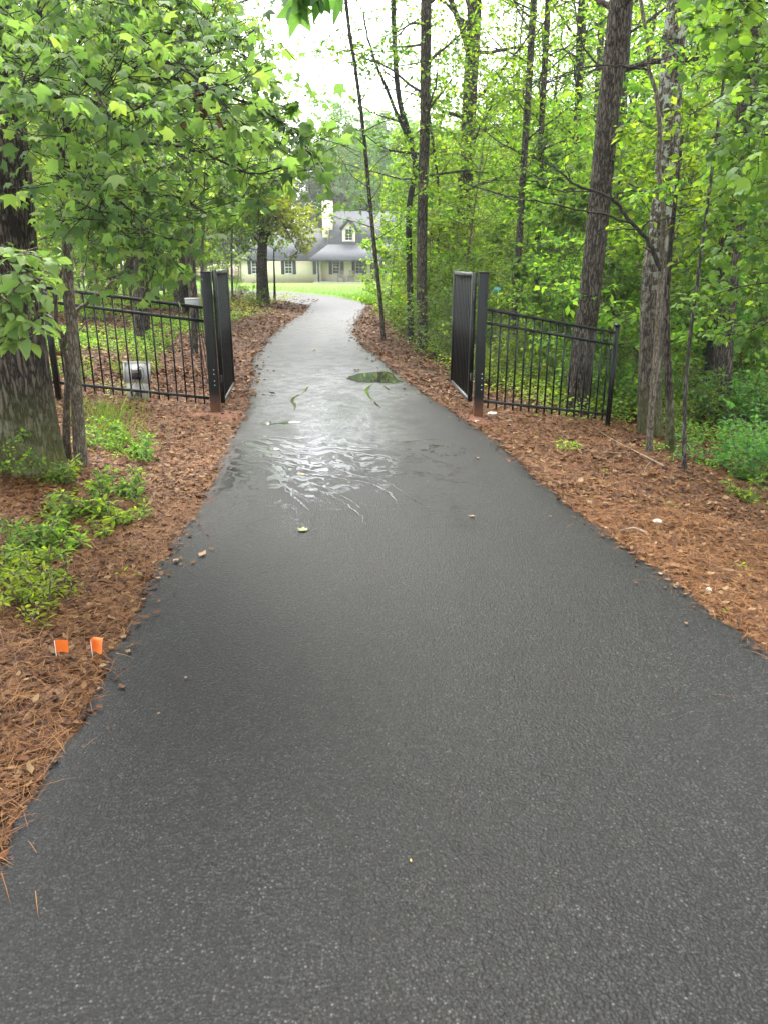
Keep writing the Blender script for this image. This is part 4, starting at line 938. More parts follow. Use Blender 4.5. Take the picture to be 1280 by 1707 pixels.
rt('thin wavy stem just right of the thick straight trunk', (730, 560), G(730, 560), [(730, 470), (728, 420), (733, 350), (728, 290), (722, 240), (716, 200)], .09, .06, 'bark_dark', 9, 64, crown=(1.6, 20, 1.3, .11, 'leaf_bright', 6, 6))
t9 = rt('tall grey trunk forking near the top edge behind the right gate', (776, 520), 24.0, [(775, 420), (774, 330), (779, 240), (783, 150), (788, 60), (790, 0)], .46, .34, 'bark', 18, 65, crown=(4.0, 30, 3.0, .13, 'leaf_bright', 8, 7))
bare(t9[0], t9[3], 24.0, [(783, 95), (772, 55), (758, 20), (745, -20)], .10, .07, 'bark', 8)
rt('slim grey trunk rising behind the right gate post', (857, 540), 17.5, [(860, 470), (866, 380), (870, 300), (878, 190), (884, 90), (889, 0)], .15, .12, 'bark_grey', 13, 66, crown=(3.0, 30, 2.3, .11, 'leaf_bright', 8, 7))
rt('slim brown trunk right of the slim grey one', (893, 540), 18.5, [(894, 470), (896, 390), (900, 300), (902, 210), (908, 100), (913, 0)], .15, .11, 'bark', 13, 67, crown=(3.0, 30, 2.3, .11, 'leaf_bright', 8, 7))
rt('big dark trunk behind the right fence panel', (962, 665), 10.9, [(968, 600), (980, 510), (990, 420), (1000, 320), (1010, 210), (1024, 90), (1034, 0)], .31, .25, 'bark', 15, 68, crown=(4.4, 22, 3.0, .12, 'leaf_mid', 8, 7), seg=40, flare=.15)
rt('pale slender trunk behind the big dark trunk', (1020, 600), 14.5, [(1018, 520), (1022, 440), (1030, 330), (1034, 220), (1040, 100), (1046, 0)], .20, .15, 'bark_grey', 14, 69, crown=(2.6, 18, 2.2, .10, 'leaf_bright', 8, 7))
lich = rt('lichen-spotted grey trunk with mossy foot right of the fence', (1086, 724), G(1086, 724), [(1082, 660), (1084, 590), (1086, 500), (1092, 420), (1106, 330), (1112, 240), (1116, 150), (1124, 60), (1130, 0)], .27, .215, 'bark_lichen', 14, 70, crown=(5.5, 13, 3.0, .15, 'leaf_maple'), seg=48)
LY = lich[3][1]
rt('brown trunk among maple leaves near the right edge', (1203, 700), G(1203, 700), [(1203, 620), (1210, 520), (1217, 430), (1228, 330), (1238, 240), (1248, 130), (1256, 0)], .26, .20, 'bark', 14, 71, crown=(5.5, 12, 3.0, .15, 'leaf_maple'), seg=32)
rt('dark leaning trunk deep in the right woods behind the maple leaves', (1185, 640), 12.5, [(1190, 560), (1200, 470), (1212, 380), (1225, 250), (1232, 100)], .22, .16, 'bark_dark', 13, 72, crown=(3, 16, 2.2, .10, 'leaf_mid', 8, 7))
rt('short mossy trunk at the foot of the lichen-spotted trunk', (1119, 752), G(1119, 752), [(1116, 690), (1112, 600), (1110, 520), (1114, 440), (1120, 380)], .11, .03, 'bark_big', 3.3, 73, crown=(1.9, 10, .8, .09, 'leaf_bright'))
rt('dark narrow trunk between the slim brown and big dark trunks', (952, 520), 22.0, [(950, 440), (953, 390), (958, 300), (962, 200), (966, 60)], .2, .15, 'bark_dark', 14, 74, crown=(3.6, 26, 2.6, .13, 'leaf_bright', 8, 7))
# the sapling in front of the lichen trunk, with its long bare limbs
sp_ = own_tree('bare_limbed_sapling', 'thin sapling with long bare dark limbs in front of the lichen-spotted trunk', 'sapling', (1082, 757), G(1082, 757), [(1084, 700), (1091, 620), (1096, 540), (1100, 470), (1104, 400), (1105, 357), (1097, 284), (1099, 211), (1093, 154), (1081, 118), (1079, 73), (1069, 12), (1060, -60)], .075, .03, 'bark_thin', None, 10, .03, 75, .15)
sb, sY = sp_[3], sp_[3][1]
for k, (pts, r0, r1) in enumerate([
    ([(1100, 452), (1090, 425), (1077, 398), (1044, 361), (1020, 333), (987, 319), (951, 303), (931, 284), (910, 272), (882, 262)], .026, .004),
    ([(1056, 374), (1004, 357, -.2), (943, 345, -.3), (894, 335, -.4), (840, 325, -.5), (792, 311, -.5)], .012, .003),
    ([(1020, 333), (1044, 319, -.2), (1105, 321, -.5), (1166, 309, -.7), (1219, 292, -.8)], .009, .003),
    ([(1069, 384), (1080, 370, -.2), (1125, 362, -.4), (1186, 341, -.5), (1247, 331, -.6), (1290, 320, -.6)], .010, .003),
    ([(987, 319), (931, 319, .1), (882, 301, .2), (809, 301, .3), (770, 280, .3)], .007, .002),
    ([(1081, 118), (1052, 112), (1004, 108, -.1), (963, 116, -.2), (922, 130, -.3), (894, 142, -.4), (860, 150, -.5)], .011, .003),
    ([(1020, 333), (1010, 300), (990, 255), (985, 230)], .008, .003), ([(951, 303), (940, 270), (945, 240), (940, 220)], .006, .002),
    ([(931, 284), (925, 300), (905, 300), (890, 290)], .004, .002), ([(1052, 112), (1100, 100, -.2), (1160, 70, -.4), (1205, 62, -.5)], .006, .002),
    ([(963, 116), (950, 95), (935, 60), (985, 20)], .005, .002), ([(1069, 384), (1010, 385, -.1), (970, 410, -.1), (955, 440, -.1), (950, 480, -.1)], .008, .002)]):
    bare(sp_[0], sb, sY, pts, r0, r1, 'bark_dark')
rt('knobbly thin pale sapling in the leaf litter at the right', (1142, 786), G(1142, 786), [(1140, 730), (1141, 660), (1146, 600), (1152, 540), (1160, 480)], .045, .02, 'bark_grey', 4.2, 76, crown=(1.9, 8, .8, .075, 'leaf_bright'), seg=10, name='young_sapling')

# ---- sweetgum boughs: star leaves between the camera and the gate
ge, gC, grr, gb = gum
r_ = np.random.default_rng(77); fg = Foliage()
boughs = [  # (px, py, metres relative to the trunk)
    [(104, 300), (170, 190, -.8), (260, 130, -1.4), (350, 150, -1.8), (440, 185, -1.9), (500, 225, -2.0)],
    [(104, 320), (190, 250, -.7), (270, 240, -1.3), (350, 260, -1.6), (420, 290, -1.8), (480, 275, -1.8)],
    [(106, 350), (170, 310, -.5), (240, 320, -1.0), (300, 330, -1.5), (345, 355, -1.8)],
    [(108, 370), (150, 350, -.6), (200, 370, -1.1), (245, 385, -1.4), (275, 405, -1.6)],
    [(100, 200), (160, 110, -.7), (250, 60, -1.2), (340, 60, -1.6), (420, 100, -1.8)],
    [(98, 150), (140, 60, -.7), (220, 10, -1.2), (320, -10, -1.6)],
    [(100, 210), (60, 120, -.8), (30, 60, -1.4), (-20, 40, -1.9)],
    [(102, 250), (130, 170, -1.0), (150, 130, -1.9), (160, 150, -2.5), (190, 200, -2.9)],
    [(104, 310), (140, 270, -1.0), (160, 290, -1.8), (170, 325, -2.3), (165, 360, -2.5)],
    [(104, 280), (200, 220, -.5), (300, 190, -.7), (390, 210, -.8), (450, 240, -.9)],
    [(110, 370), (140, 370, -.5), (190, 390, -.9), (220, 420, -1.0)],
    [(98, 120), (190, 60, -1.1), (270, 100, -2.0), (330, 130, -2.4), (380, 180, -2.6)],
    [(96, 60), (60, 20, -1.0), (100, -20, -1.8), (180, -10, -2.2)],
    [(103, 280), (110, 220, -1.2), (90, 160, -2.0), (60, 130, -2.4), (40, 140, -2.6)],
    [(104, 330), (220, 290, .2), (320, 280, .4), (400, 330, .5)],
]
for c in boughs:
    P = catmull([at(p[0], p[1], gum_Y + (p[2] if len(p) > 2 else 0)) for p in c], 14) - gb
    fg.along(r_, P, .014, 36, .54, 4, .068, 5, .55, .35, .15, 2)
link('limbs', fg.wood.mesh('limbs'), M['bark_dark'], ge); link('crown', fg.leaf_mesh('crown', STARS), M['leaf_gum'], ge)
fd = Foliage(); q = at(330, 140, gum_Y - 1.7) - gb
for k in range(14): fd.twig(r_, np.array([q + r_.normal(0, .05, 3), q + r_.normal(0, .09, 3) + [0, 0, -.05]]), 3, .09, .8, .7)
o = link('dead_leaves', fd.leaf_mesh('dead_leaves', OVAL), M['leaf_dead'], ge); o['label'] = 'small clump of dead brown leaves'

# ---- maple boughs at the right edge
r_ = np.random.default_rng(78); mb = np.array([*ground(1330, 800)]); mY = 5.2
me_ = own_tree('maple_tree', 'maple at the right edge with broad layered star leaves', 'tree', (1345, 740), mY, [(1345, 600), (1345, 400), (1340, 200), (1330, 0)], .12, .08, 'bark_grey', 8, 12, .03, 79, .2)
fm = Foliage(); m0 = me_[3]
for c in [[(1342, 330), (1260, 240, .3), (1190, 220, .6), (1140, 250, .9)], [(1342, 250), (1270, 140, .3), (1210, 110, .7), (1160, 120, 1.0)], [(1340, 180), (1250, 70, .2), (1190, 30, .5), (1140, 20, .8)],
          [(1342, 380), (1270, 310, .5), (1200, 300, .9), (1150, 320, 1.2)], [(1342, 440), (1260, 400, .6), (1200, 395, 1.0), (1150, 420, 1.2)], [(1342, 200), (1290, 160, -.6), (1250, 180, -1.0), (1225, 220, -1.2)],
          [(1340, 120), (1270, 30, -.3), (1220, 0, -.4), (1180, -20, -.3)], [(1342, 300), (1290, 260, 1.2), (1240, 260, 1.8), (1170, 270, 2.2)], [(1342, 480), (1250, 470, .9), (1180, 480, 1.4), (1120, 500, 1.6)],
          [(1342, 520), (1270, 520, .6), (1220, 545, 1.0), (1190, 560, 1.2)], [(1342, 180), (1280, 90, 1.2), (1200, 80, 1.8), (1140, 100, 2.4)], [(1342, 350), (1250, 330, 1.8), (1170, 350, 2.4), (1130, 380, 2.6)]]:
    P = catmull([at(p[0] + (45 if k else 0), p[1], mY + (p[2] if len(p) > 2 else 0)) for k, p in enumerate(c)], 10) - m0; fm.along(r_, P, .011, 18, .42, 4, .076, 5, .4, .3, .2, 2)
link('limbs', fm.wood.mesh('limbs'), M['bark_dark'], me_[0]); link('crown', fm.leaf_mesh('crown', MAPLES), M['leaf_maple'], me_[0])

# ---- oval-leaved shrub that leans in at the left edge, close to the camera
r_ = np.random.default_rng(80); sx0 = np.array([-2.3, 2.75, float(terrain(-2.3, 2.75))])
e = empty('oval_leaf_shrub', sx0); tag(e, 'shrub with large oval light green leaves arching in at the left edge', 'shrub')
fs = Foliage()
for c in [[(-330, 900), (-120, 620), (-30, 440), (30, 420), (70, 430)], [(-330, 900), (-100, 650), (-20, 480), (40, 455), (75, 480)], [(-330, 900), (-80, 560), (10, 455), (45, 500), (50, 560)], [(-330, 900), (-60, 600), (-10, 545), (20, 540), (40, 580)], [(-330, 900), (-90, 700), (-20, 500), (15, 500), (20, 530)]]:
    P = catmull([at(p[0], p[1], 2.75 - .05 * k) for k, p in enumerate(c)], 12) - sx0; fs.along(r_, P, .006, 6, .12, 3, .062, 5, .4, .3, .5, 1)
    fs.twig(r_, P[-6:], 7, .065, .4, .3, .1)
link('stems', fs.wood.mesh('stems'), M['bark_thin'], e); link('foliage', fs.leaf_mesh('foliage', [OVAL, curled(OVAL, .3, .5)]), M['leaf_oval'], e)
# leaves hanging into view at the top edge of the picture and at the right edge
fs = Foliage(); q = at(500, -40, 3.4)
tp = own_tree  # (the sprig below belongs to the sweetgum's topmost bough)
P = catmull([at(96, 60, gum_Y), at(260, -90, gum_Y - 1.6), at(420, -80, gum_Y - 2.6), at(500, -12, gum_Y - 2.9)], 14) - gb
fs.along(r_, P, .012, 3, .16, 3, .12, 5, .4, .5, .85, 1); fs.twig(r_, P[-2:], 3, .11, .3, .9, .7)
link('limbs', fs.wood.mesh('limbs'), M['bark_dark'], ge); link('crown', fs.leaf_mesh('crown', STARS), M['leaf_gum'], ge)
# ------------------------------------------------------------------ woods, understory
rw = np.random.default_rng(101)
def free(x, y, m=.9):
    """clear of the drive, the lawn and the house"""
    if y > 99.5: return True
    if y < 31: return x < edge_l(y) - m or x > edge_r(y) + m
    rx = np.interp(y, [31, 36, 40, 45.5, 53, 59.5, 65.5, 71], [-.7, -1.6, -2.6, -4.6, -8, -12.2, -19, -31])
    lx = np.interp(y, [31, 33, 36.5, 42, 48.5, 54.5, 60, 65], [-3, -3.9, -5.2, -7.2, -10.4, -14.5, -21, -32])
    lawn_r = np.interp(y, [31, 36, 45, 60, 90], [-.3, .8, 3.4, 8.4, 14])
    return (x < lx - 1.2 and y < 64) or (x > lawn_r + .4)
MARKS = [(40, 'massive left trunk'), (135, 'sweetgum trunk'), (237, 'straight brown trunk'), (307, 'twin trunks'), (360, 'left gate post'), (440, 'yellowing tree'), (545, 'chimney'), (582, 'dormer'), (632, 'thin leaning tree'), (685, 'twisted trunk'), (704, 'thick straight trunk'),
         (778, 'forked grey trunk'), (806, 'right gate post'), (868, 'slim grey trunk'), (898, 'slim brown trunk'), (985, 'big dark trunk'), (1027, 'pale slender trunk'), (1090, 'lichen-spotted trunk'), (1142, 'thin pale sapling'), (1210, 'brown maple-side trunk'), (1280, 'right picture edge')]
SIZE = {'sap': (('small', 'slender', 'tall'), (.85, 1.0)), 'bus': (('small', 'mid-sized', 'large'), (.8, 1.0)), 'oak': (('shorter', 'tall', 'very tall'), (.85, .95)), 'far': (('shorter', 'tall', 'very tall'), (.8, .9))}
TONE = {'oak_a': 'leafy', 'oak_b': 'bright green', 'oak_c': 'high-crowned', 'far_a': 'green', 'far_b': 'low-crowned', 'sap_a': 'light green', 'sap_b': 'mid green', 'sap_c': 'sparse green', 'sap_d': 'bright green', 'sap_e': 'star-leaved', 'sap_f': 'broad-leaved', 'bush_a': 'bright green', 'bush_b': 'mid green', 'bush_c': 'light green', 'bush_d': 'low green'}
HEIGHT = {'oak_a': 19, 'oak_b': 17, 'oak_c': 21, 'sap_a': 5.2, 'sap_b': 7.0, 'sap_c': 3.6, 'sap_d': 8.5, 'sap_e': 4.6, 'sap_f': 5.6}
def hcap(x, y): return 1.75 + y * (.15 + 2.6 * max(0, x / y - .075)) if x / y < .27 else 99   # the wood edge is low beside the clearing
def where(x, y):
    dz = y * _cp + .5; px = 640 + FPX * x / dz
    k = min(range(len(MARKS)), key=lambda i: abs(MARKS[i][0] - px)); dx = px - MARKS[k][0]
    return ('behind the ' if abs(dx) < 14 else 'left of the ' if dx < 0 else 'right of the ') + MARKS[k][1]
LABELLED = {}
def scatter(keys, n, xr, yr, name, label, cat, group, smin=.8, smax=1.2, lmats=None, m=.9, cond=None, mind=0.0, cap=True):
    pts = []; tries = 0
    while len(pts) < n and tries < n * 60:
        tries += 1
        y = rw.uniform(*yr); x = rw.uniform(xr[0], xr[1]) if not callable(xr) else xr(y)
        if not free(x, y, m): continue
        if abs(x) > .545 * y + 2.5: continue
        if cond and not cond(x, y): continue
        if mind and any((x - a) ** 2 + (y - b) ** 2 < mind ** 2 for a, b in pts): continue
        pts.append((x, y))
        key = keys[rw.integers(len(keys))]; sc_ = rw.uniform(smin, smax); sc_ = min(sc_, hcap(x, y) / HEIGHT.get(key, 1)) if cap and x > 0 and y < 64 else sc_; wd, th = SIZE[key[:3]]
        lb = f"{wd[0 if sc_ < th[0] else 1 if sc_ < th[1] else 2]} {TONE[key]} {label} {where(x, y)}"
        LABELLED.setdefault(lb, []).append((y, len(LABELLED)))
        ob_ = plant_tree(key, x, y, sc_, rw.uniform(0, 6.28), name, lb, cat, group, None if not lmats else lmats[rw.integers(len(lmats))]); LABELLED[lb][-1] = (y, ob_)
# far wall of woods behind the house and round the clearing
scatter(['far_a', 'far_b'], 110, (-75, 70), (102, 130), 'forest_tree', 'tree far behind the house,', 'tree', 'hazy trees behind the house', .74, 1.0, mind=2.0)
for px, Y, s, lb in ((548, 100, .84, 'tall bare-trunked pine right behind the chimney'), (570, 104, .86, 'tall bare-trunked pine rising behind the dormer'), (602, 102, .8, 'tall bare-trunked pine right of the dormer'), (520, 108, .8, 'tall bare-trunked pine left of the chimney')):
    p = at(px, 430, Y); plant_tree('pine_a', p[0], Y, s, rw.uniform(0, 6), 'pine_tree', lb, 'tree', 'pines behind the house')
scatter(['far_a', 'far_b', 'oak_b'], 22, (-60, -18), (76, 100), 'forest_tree', 'forest tree beyond the far bend,', 'tree', 'trees left of the house', .7, 1.0, cond=lambda x, y: x < -19, mind=3)
scatter(['far_b', 'oak_b'], 24, (6, 48), (56, 100), 'forest_tree', 'forest tree past the lawn,', 'tree', 'trees right of the house', .6, .85, mind=3)
# right woods
scatter(['sap_d', 'sap_b', 'oak_b'], 34, (4, 34), (36, 62), 'understory_tree', 'understory tree deep in the woods,', 'tree', 'deep understory of the right woods', .7, 1.0, mind=1.5)
scatter(['sap_a', 'sap_b', 'sap_d', 'sap_f', 'sap_e'], 48, (.8, 22), (17, 40), 'understory_tree', 'understory tree in the woods,', 'tree', 'understory of the right woods', .75, 1.15, ['leaf_bright', 'leaf_mid', 'leaf_bright', 'leaf_gum'], m=1.5, mind=.8)
scatter(['sap_c', 'bush_c', 'sap_a'], 16, (-.2, 3.0), (17, 31), 'verge_sapling', 'sapling beside the driveway bend,', 'sapling', 'saplings along the right verge', .6, .95, m=.75, mind=.7)
scatter(['oak_a', 'oak_b', 'oak_c', 'oak_a'], 30, (2.5, 34), (21, 60), 'canopy_tree', 'canopy tree in the woods,', 'tree', 'canopy of the right woods', .75, 1.05, ['leaf_bright', 'leaf_mid'], mind=2.5, cond=lambda x, y: x > .10 * y, cap=False)
scatter(['sap_e', 'sap_c', 'sap_f', 'sap_a'], 28, (3.2, 14), (10.8, 18), 'understory_tree', 'young tree past the right fence,', 'tree', 'young trees behind the right fence', .6, 1.0, m=1.8, mind=.8)
scatter(['bush_a', 'bush_c', 'bush_b'], 80, (.5, 16), (11.8, 30), 'undergrowth_bush', 'bush in the right undergrowth,', 'bush', 'undergrowth bushes right of the driveway', .7, 1.15, ['leaf_bright', 'leaf_mid', 'leaf_gum', 'leaf_bright', 'leaf_dark'], m=1.2, mind=.6)
scatter(['bush_b', 'bush_d', 'bush_a'], 30, (3.2, 9), (7.5, 13), 'undergrowth_bush', 'bush near the right fence,', 'bush', 'low bushes by the right fence', .6, 1.0, ['leaf_bright', 'leaf_mid', 'leaf_maple'], m=2.0, mind=.5, cond=lambda x, y: x > 3.6 or y > 10.8)
scatter(['bush_c', 'sap_c'], 40, (0, 24), (28, 50), 'undergrowth_bush', 'bush at the woods edge,', 'bush', 'distant bushes of the right woods', .8, 1.4, mind=.9)
# left woods
plant_tree('oak_a', -6.6, 26.5, .8, 1.1, 'canopy_tree', 'tall leafy tree whose crown edges the left of the sky gap', 'tree', 'canopy of the left woods', 'leaf_mid')
plant_tree('sap_d', -5.6, 22.5, 1.05, 2.1, 'canopy_tree', 'slim tree with feathery leaves against the left of the sky gap', 'tree', 'canopy of the left woods', 'leaf_mid')
plant_tree('oak_b', -15.5, 44.0, .8, .4, 'canopy_tree', 'farther tree left of the sky gap, before the house roof', 'tree', 'canopy of the left woods', 'leaf_mid')
scatter(['oak_b', 'oak_a', 'oak_c'], 18, (-34, -8), (28, 62), 'canopy_tree', 'tree in the left woods,', 'tree', 'canopy of the left woods', .7, 1.0, mind=2.5, cond=lambda x, y: x < -.2 * y)
scatter(['sap_a', 'sap_b', 'sap_d'], 34, (-24, -3.5), (16, 46), 'understory_tree', 'understory tree on the left,', 'tree', 'understory of the left woods', .75, 1.1, m=2.4, mind=1.2, cond=lambda x, y: x < -.16 * y)
scatter(['bush_a', 'bush_b', 'bush_c'], 34, (-20, -3), (18, 48), 'undergrowth_bush', 'bush on the left forest floor,', 'bush', 'bushes of the left woods', .5, .9, m=2.0, mind=1.0, cond=lambda x, y: x < -.14 * y)
scatter(['bush_d'], 16, (-9, -3.2), (9.8, 17), 'undergrowth_bush', 'plant behind the left fence,', 'plant', 'small plants behind the left fence', .4, .7, m=1.4, mind=.7)
for lb, obs in LABELLED.items():                    # look-alikes standing in the same place: tell them apart by distance
    if 1 < len(obs) < 9:
        ws = ('nearer', 'farther') if len(obs) == 2 else ('nearest', 'middle', 'farthest') if len(obs) == 3 else ['nearest'] + [q + ' nearest' for q in ('second', 'third', 'fourth', 'fifth', 'sixth', 'seventh')][:len(obs) - 2] + ['farthest']
        for w_, (y, o) in zip(ws, sorted(obs, key=lambda t: t[0])): o['label'] = w_ + ' ' + lb
# same woods, unseen beside and behind the camera, added to shade the near drive
def unseen_woods():
    a = Acc()
    for k, (x, y, key, sc) in enumerate([(-6.2, -1.5, 'oak_a', .9), (5.6, -3.0, 'oak_c', .85), (7.0, 3.2, 'oak_a', .85), (-4.2, -8.0, 'oak_c', .9), (4.4, -9.5, 'oak_a', .9), (-8.5, 5.0, 'oak_b', .9), (10, -2, 'oak_b', 1.0), (-11, -5, 'oak_c', 1.0), (0.5, -16, 'oak_c', 1.0), (-9, -14, 'oak_a', 1.0), (9, -15, 'oak_a', 1.0), (9.5, 8.5, 'oak_b', .85)]):
        R = np.array(Matrix.Rotation(k * 1.3, 3, 'Z')) * sc; off = np.array([x, y, float(terrain(x, y))])
        for me in PROTO[key][:3]:
            n = len(me.vertices); V = np.empty(n * 3, np.float32); me.vertices.foreach_get('co', V); V = V.reshape(-1, 3) @ R.T + off
            nl = len(me.loops); L = np.empty(nl, np.int32); me.loops.foreach_get('vertex_index', L); st = np.empty(len(me.polygons), np.int32); tot = st.copy(); me.polygons.foreach_get('loop_start', st); me.polygons.foreach_get('loop_total', tot)
            T = L[st[tot == 3][:, None] + np.arange(3)]; Q = L[st[tot == 4][:, None] + np.arange(4)]
            if me is PROTO[key][2]: a.add(V, T, Q)
            else: b_.add(V, T, Q)
    o = link('unseen_woods', a.mesh('unseen_woods'), M['leaf_mid']); tag(o, 'unseen tree crowns shading the drive from beside and behind the camera', None, None, 'stuff')
    o = link('unseen_trunks', b_.mesh('unseen_trunks'), M['bark_far']); tag(o, 'unseen trunks of the woods beside and behind the camera', None, None, 'stuff')
b_ = Acc(); unseen_woods()
# ------------------------------------------------------------------ forest floor
rl = np.random.default_rng(202)
def floor_points(n, xr, yr, margin=.0, dens=None):
    x = rl.uniform(*xr, n * 3); y = rl.uniform(*yr, n * 3)
    L, R = edge_l(y), edge_r(y)
    ok = ((x < L - margin) | (x > R + margin)) & (np.abs(x) < .56 * y + 1.0)
    if dens is not None: ok &= rl.random(len(x)) < dens(x, y)
    x, y = x[ok][:n], y[ok][:n]; return np.stack([x, y, terrain(x, y)], 1)
def flat_leaves(P, tmpl, smin, smax, tilt=.35, lift=.012, stretch=None):
    n = len(P); az = rl.uniform(0, 6.28, n); d = np.stack([np.cos(az), np.sin(az), rl.normal(0, tilt * .5, n)], 1)
    nr = rl.normal(0, tilt, (n, 3)); nr[:, 2] = 1
    P = P.copy(); P[:, 2] += rl.uniform(.002, lift, n); return leaves(tmpl, P, d, nr, rl.uniform(smin, smax, n))
CURL = (np.array([[0, 0, .05], [.28, .35, .12], [.2, .75, .05], [0, 1, .22], [-.24, .7, .1], [-.3, .3, .16], [0, .5, -.02]], float), np.array([[0, 1, 6], [1, 2, 6], [2, 3, 6], [3, 4, 6], [4, 5, 6], [5, 0, 6]]))
NEED = (np.array([[-.008, 0, 0], [.008, 0, 0], [.009, .5, .06], [-.007, .5, .06], [0, 1, 0]], float), np.array([[0, 1, 2], [0, 2, 3], [3, 2, 4]]))
a = Acc()
near_edge = lambda x, y: np.exp(-np.clip(np.maximum(edge_l(y) - x, x - edge_r(y)), 0, 9) / 3.5)
for n, xr, yr, s0, s1 in ((15000, (-4.5, 5.5), (1.4, 6), .02, .055), (26000, (-7, 8), (5, 12), .03, .075), (22000, (-12, 10), (11, 24), .05, .11), (9000, (-14, 6), (22, 36), .09, .16)):
    P = floor_points(n, xr, yr, -.03); V, T = flat_leaves(P, CURL, s0, s1, .4, .02); a.add(V, T)
def spill(n, y0, y1, fall):
    y = rl.uniform(y0, y1, n); d = rl.exponential(fall, n) - .03; side = rl.random(n) < .5
    x = np.where(side, edge_l(y) + d, edge_r(y) - d); return np.stack([x, y, g_of(y) - np.clip(.03 - d, 0, .03) * .6], 1)
V, T = flat_leaves(spill(1100, 2.6, 12, .045), CURL, .015, .05, .3, .012); a.add(V, T)
V, T = flat_leaves(spill(1000, 10, 28, .08), CURL, .03, .09, .3, .012); a.add(V, T)
k_ = 80; y = rl.uniform(3.4, 22, k_); x = edge_l(y) + .2 + (edge_r(y) - edge_l(y) - .4) * rl.random(k_); V, T = flat_leaves(np.stack([x, y, g_of(y)], 1), CURL, .006, .022, .3, .006); a.add(V, T)
o = link('leaf_litter', a.mesh('leaf_litter'), M['leaf_dead']); tag(o, 'brown dead leaves covering the forest floor', None, None, 'stuff')
a = Acc()
for n, xr, yr, s0, s1 in ((52000, (-4, 5.5), (1.3, 5.5), .07, .17), (36000, (-5, 7), (5, 10), .09, .19)):
    P = floor_points(n, xr, yr, -.02, near_edge); V, T = flat_leaves(P, NEED, s0, s1, .18, .022); a.add(V, T)
V, T = flat_leaves(spill(900, 1.2, 9, .045), NEED, .06, .15, .12, .012); a.add(V, T)
k_ = 28; y = rl.uniform(1.6, 9, k_); x = edge_l(y) + .1 + (edge_r(y) - edge_l(y) - .2) * rl.random(k_); V, T = flat_leaves(np.stack([x, y, g_of(y)], 1), NEED, .04, .10, .05, .006); a.add(V, T)
o = link('pine_straw', a.mesh('pine_straw'), M['needle']); tag(o, 'orange-brown pine needles strewn beside the driveway', None, None, 'stuff')
# green ground cover in the woods, grass and weeds
def clumps(name, n, xr, yr, dens, tmpl, lmat, label, hgt, per, size, spread, up=.5):
    C0 = floor_points(n, xr, yr, .25, dens); m = len(C0)
    P = np.repeat(C0, per, 0); k = len(P); off = rl.normal(0, spread, (k, 2)); P[:, :2] += off
    ok = (P[:, 0] < edge_l(P[:, 1]) - .1) | (P[:, 0] > edge_r(P[:, 1]) + .1); P = P[ok]; k = len(P)
    P[:, 2] = terrain(P[:, 0], P[:, 1]) + rl.uniform(.0, 1, k) ** 1.3 * hgt
    az = rl.uniform(0, 6.28, k); d = np.stack([np.cos(az), np.sin(az), rl.normal(up * .4, .3, k)], 1); nr = rl.normal(0, .4, (k, 3)); nr[:, 2] = 1
    V, T = leaves(tmpl, P, d, nr, rl.uniform(size * .6, size * 1.3, k)); o = link(name, mesh_np(name, V, T), M[lmat]); tag(o, label, None, None, 'stuff')
clumps('ground_cover', 3000, (1.0, 16), (8.6, 26), lambda x, y: smooth(.9, 2.1, x - edge_r(y)) * (y > 9.1 + .5 * (x - 1.1)) * .9, DIAMOND, 'leaf_bright', 'bright green ground cover under the right woods', .32, 26, .06, .22)
clumps('ground_cover', 700, (2.6, 9), (5.2, 10), lambda x, y: smooth(2.4, 4.2, x - edge_r(y)), DIAMOND, 'leaf_mid', 'low green ground cover near the right edge of the picture', .2, 22, .05, .16)
clumps('ground_cover', 1600, (-12, -2.6), (9.3, 26), lambda x, y: (np.sin(x * 1.3 + y * .6) * np.sin(y * .8 - x * .5) > .05) * smooth(1.0, 2.2, edge_l(y) - x), DIAMOND, 'leaf_bright', 'patches of green weeds on the litter behind the left fence', .12, 22, .05, .2)
clumps('ground_cover', 500, (-18, -3.4), (24, 40), lambda x, y: smooth(.8, 2.5, edge_l(y) - x), DIAMOND, 'leaf_yellow', 'yellow-green growth beside the far left verge of the driveway', .25, 24, .09, .3)
BLADE = (np.array([[-.02, 0, 0], [.02, 0, 0], [.014, .5, .05], [-.014, .5, .05], [0, 1, -.1]], float), np.array([[0, 1, 2], [0, 2, 3], [3, 2, 4]]))
def grass(name, spots, label, mat='grass', hmin=.12, hmax=.34, per=26, spread=.13):
    P = np.repeat(np.array(spots), per, 0); k = len(P); P[:, :2] += rl.normal(0, spread, (k, 2)); P[:, 2] = terrain(P[:, 0], P[:, 1]) - .01
    az = rl.uniform(0, 6.28, k); d = np.stack([np.cos(az) * .5, np.sin(az) * .5, rl.uniform(.5, 1.3, k)], 1); nr = np.stack([np.cos(az + 1.57), np.sin(az + 1.57), rl.normal(0, .3, k)], 1)
    V, T = leaves(BLADE, P, d, nr, rl.uniform(hmin, hmax, k)); o = link(name, mesh_np(name, V, T), M[mat]); tag(o, label, None, None, 'stuff')
grass('grass', [ground(px, py) for px, py in ((160, 700), (172, 690), (185, 705), (198, 700), (165, 725), (190, 735), (210, 720), (220, 740), (178, 715), (205, 690), (150, 715), (232, 748), (215, 760), (155, 690))], 'green grass tufts in front of the left fence')
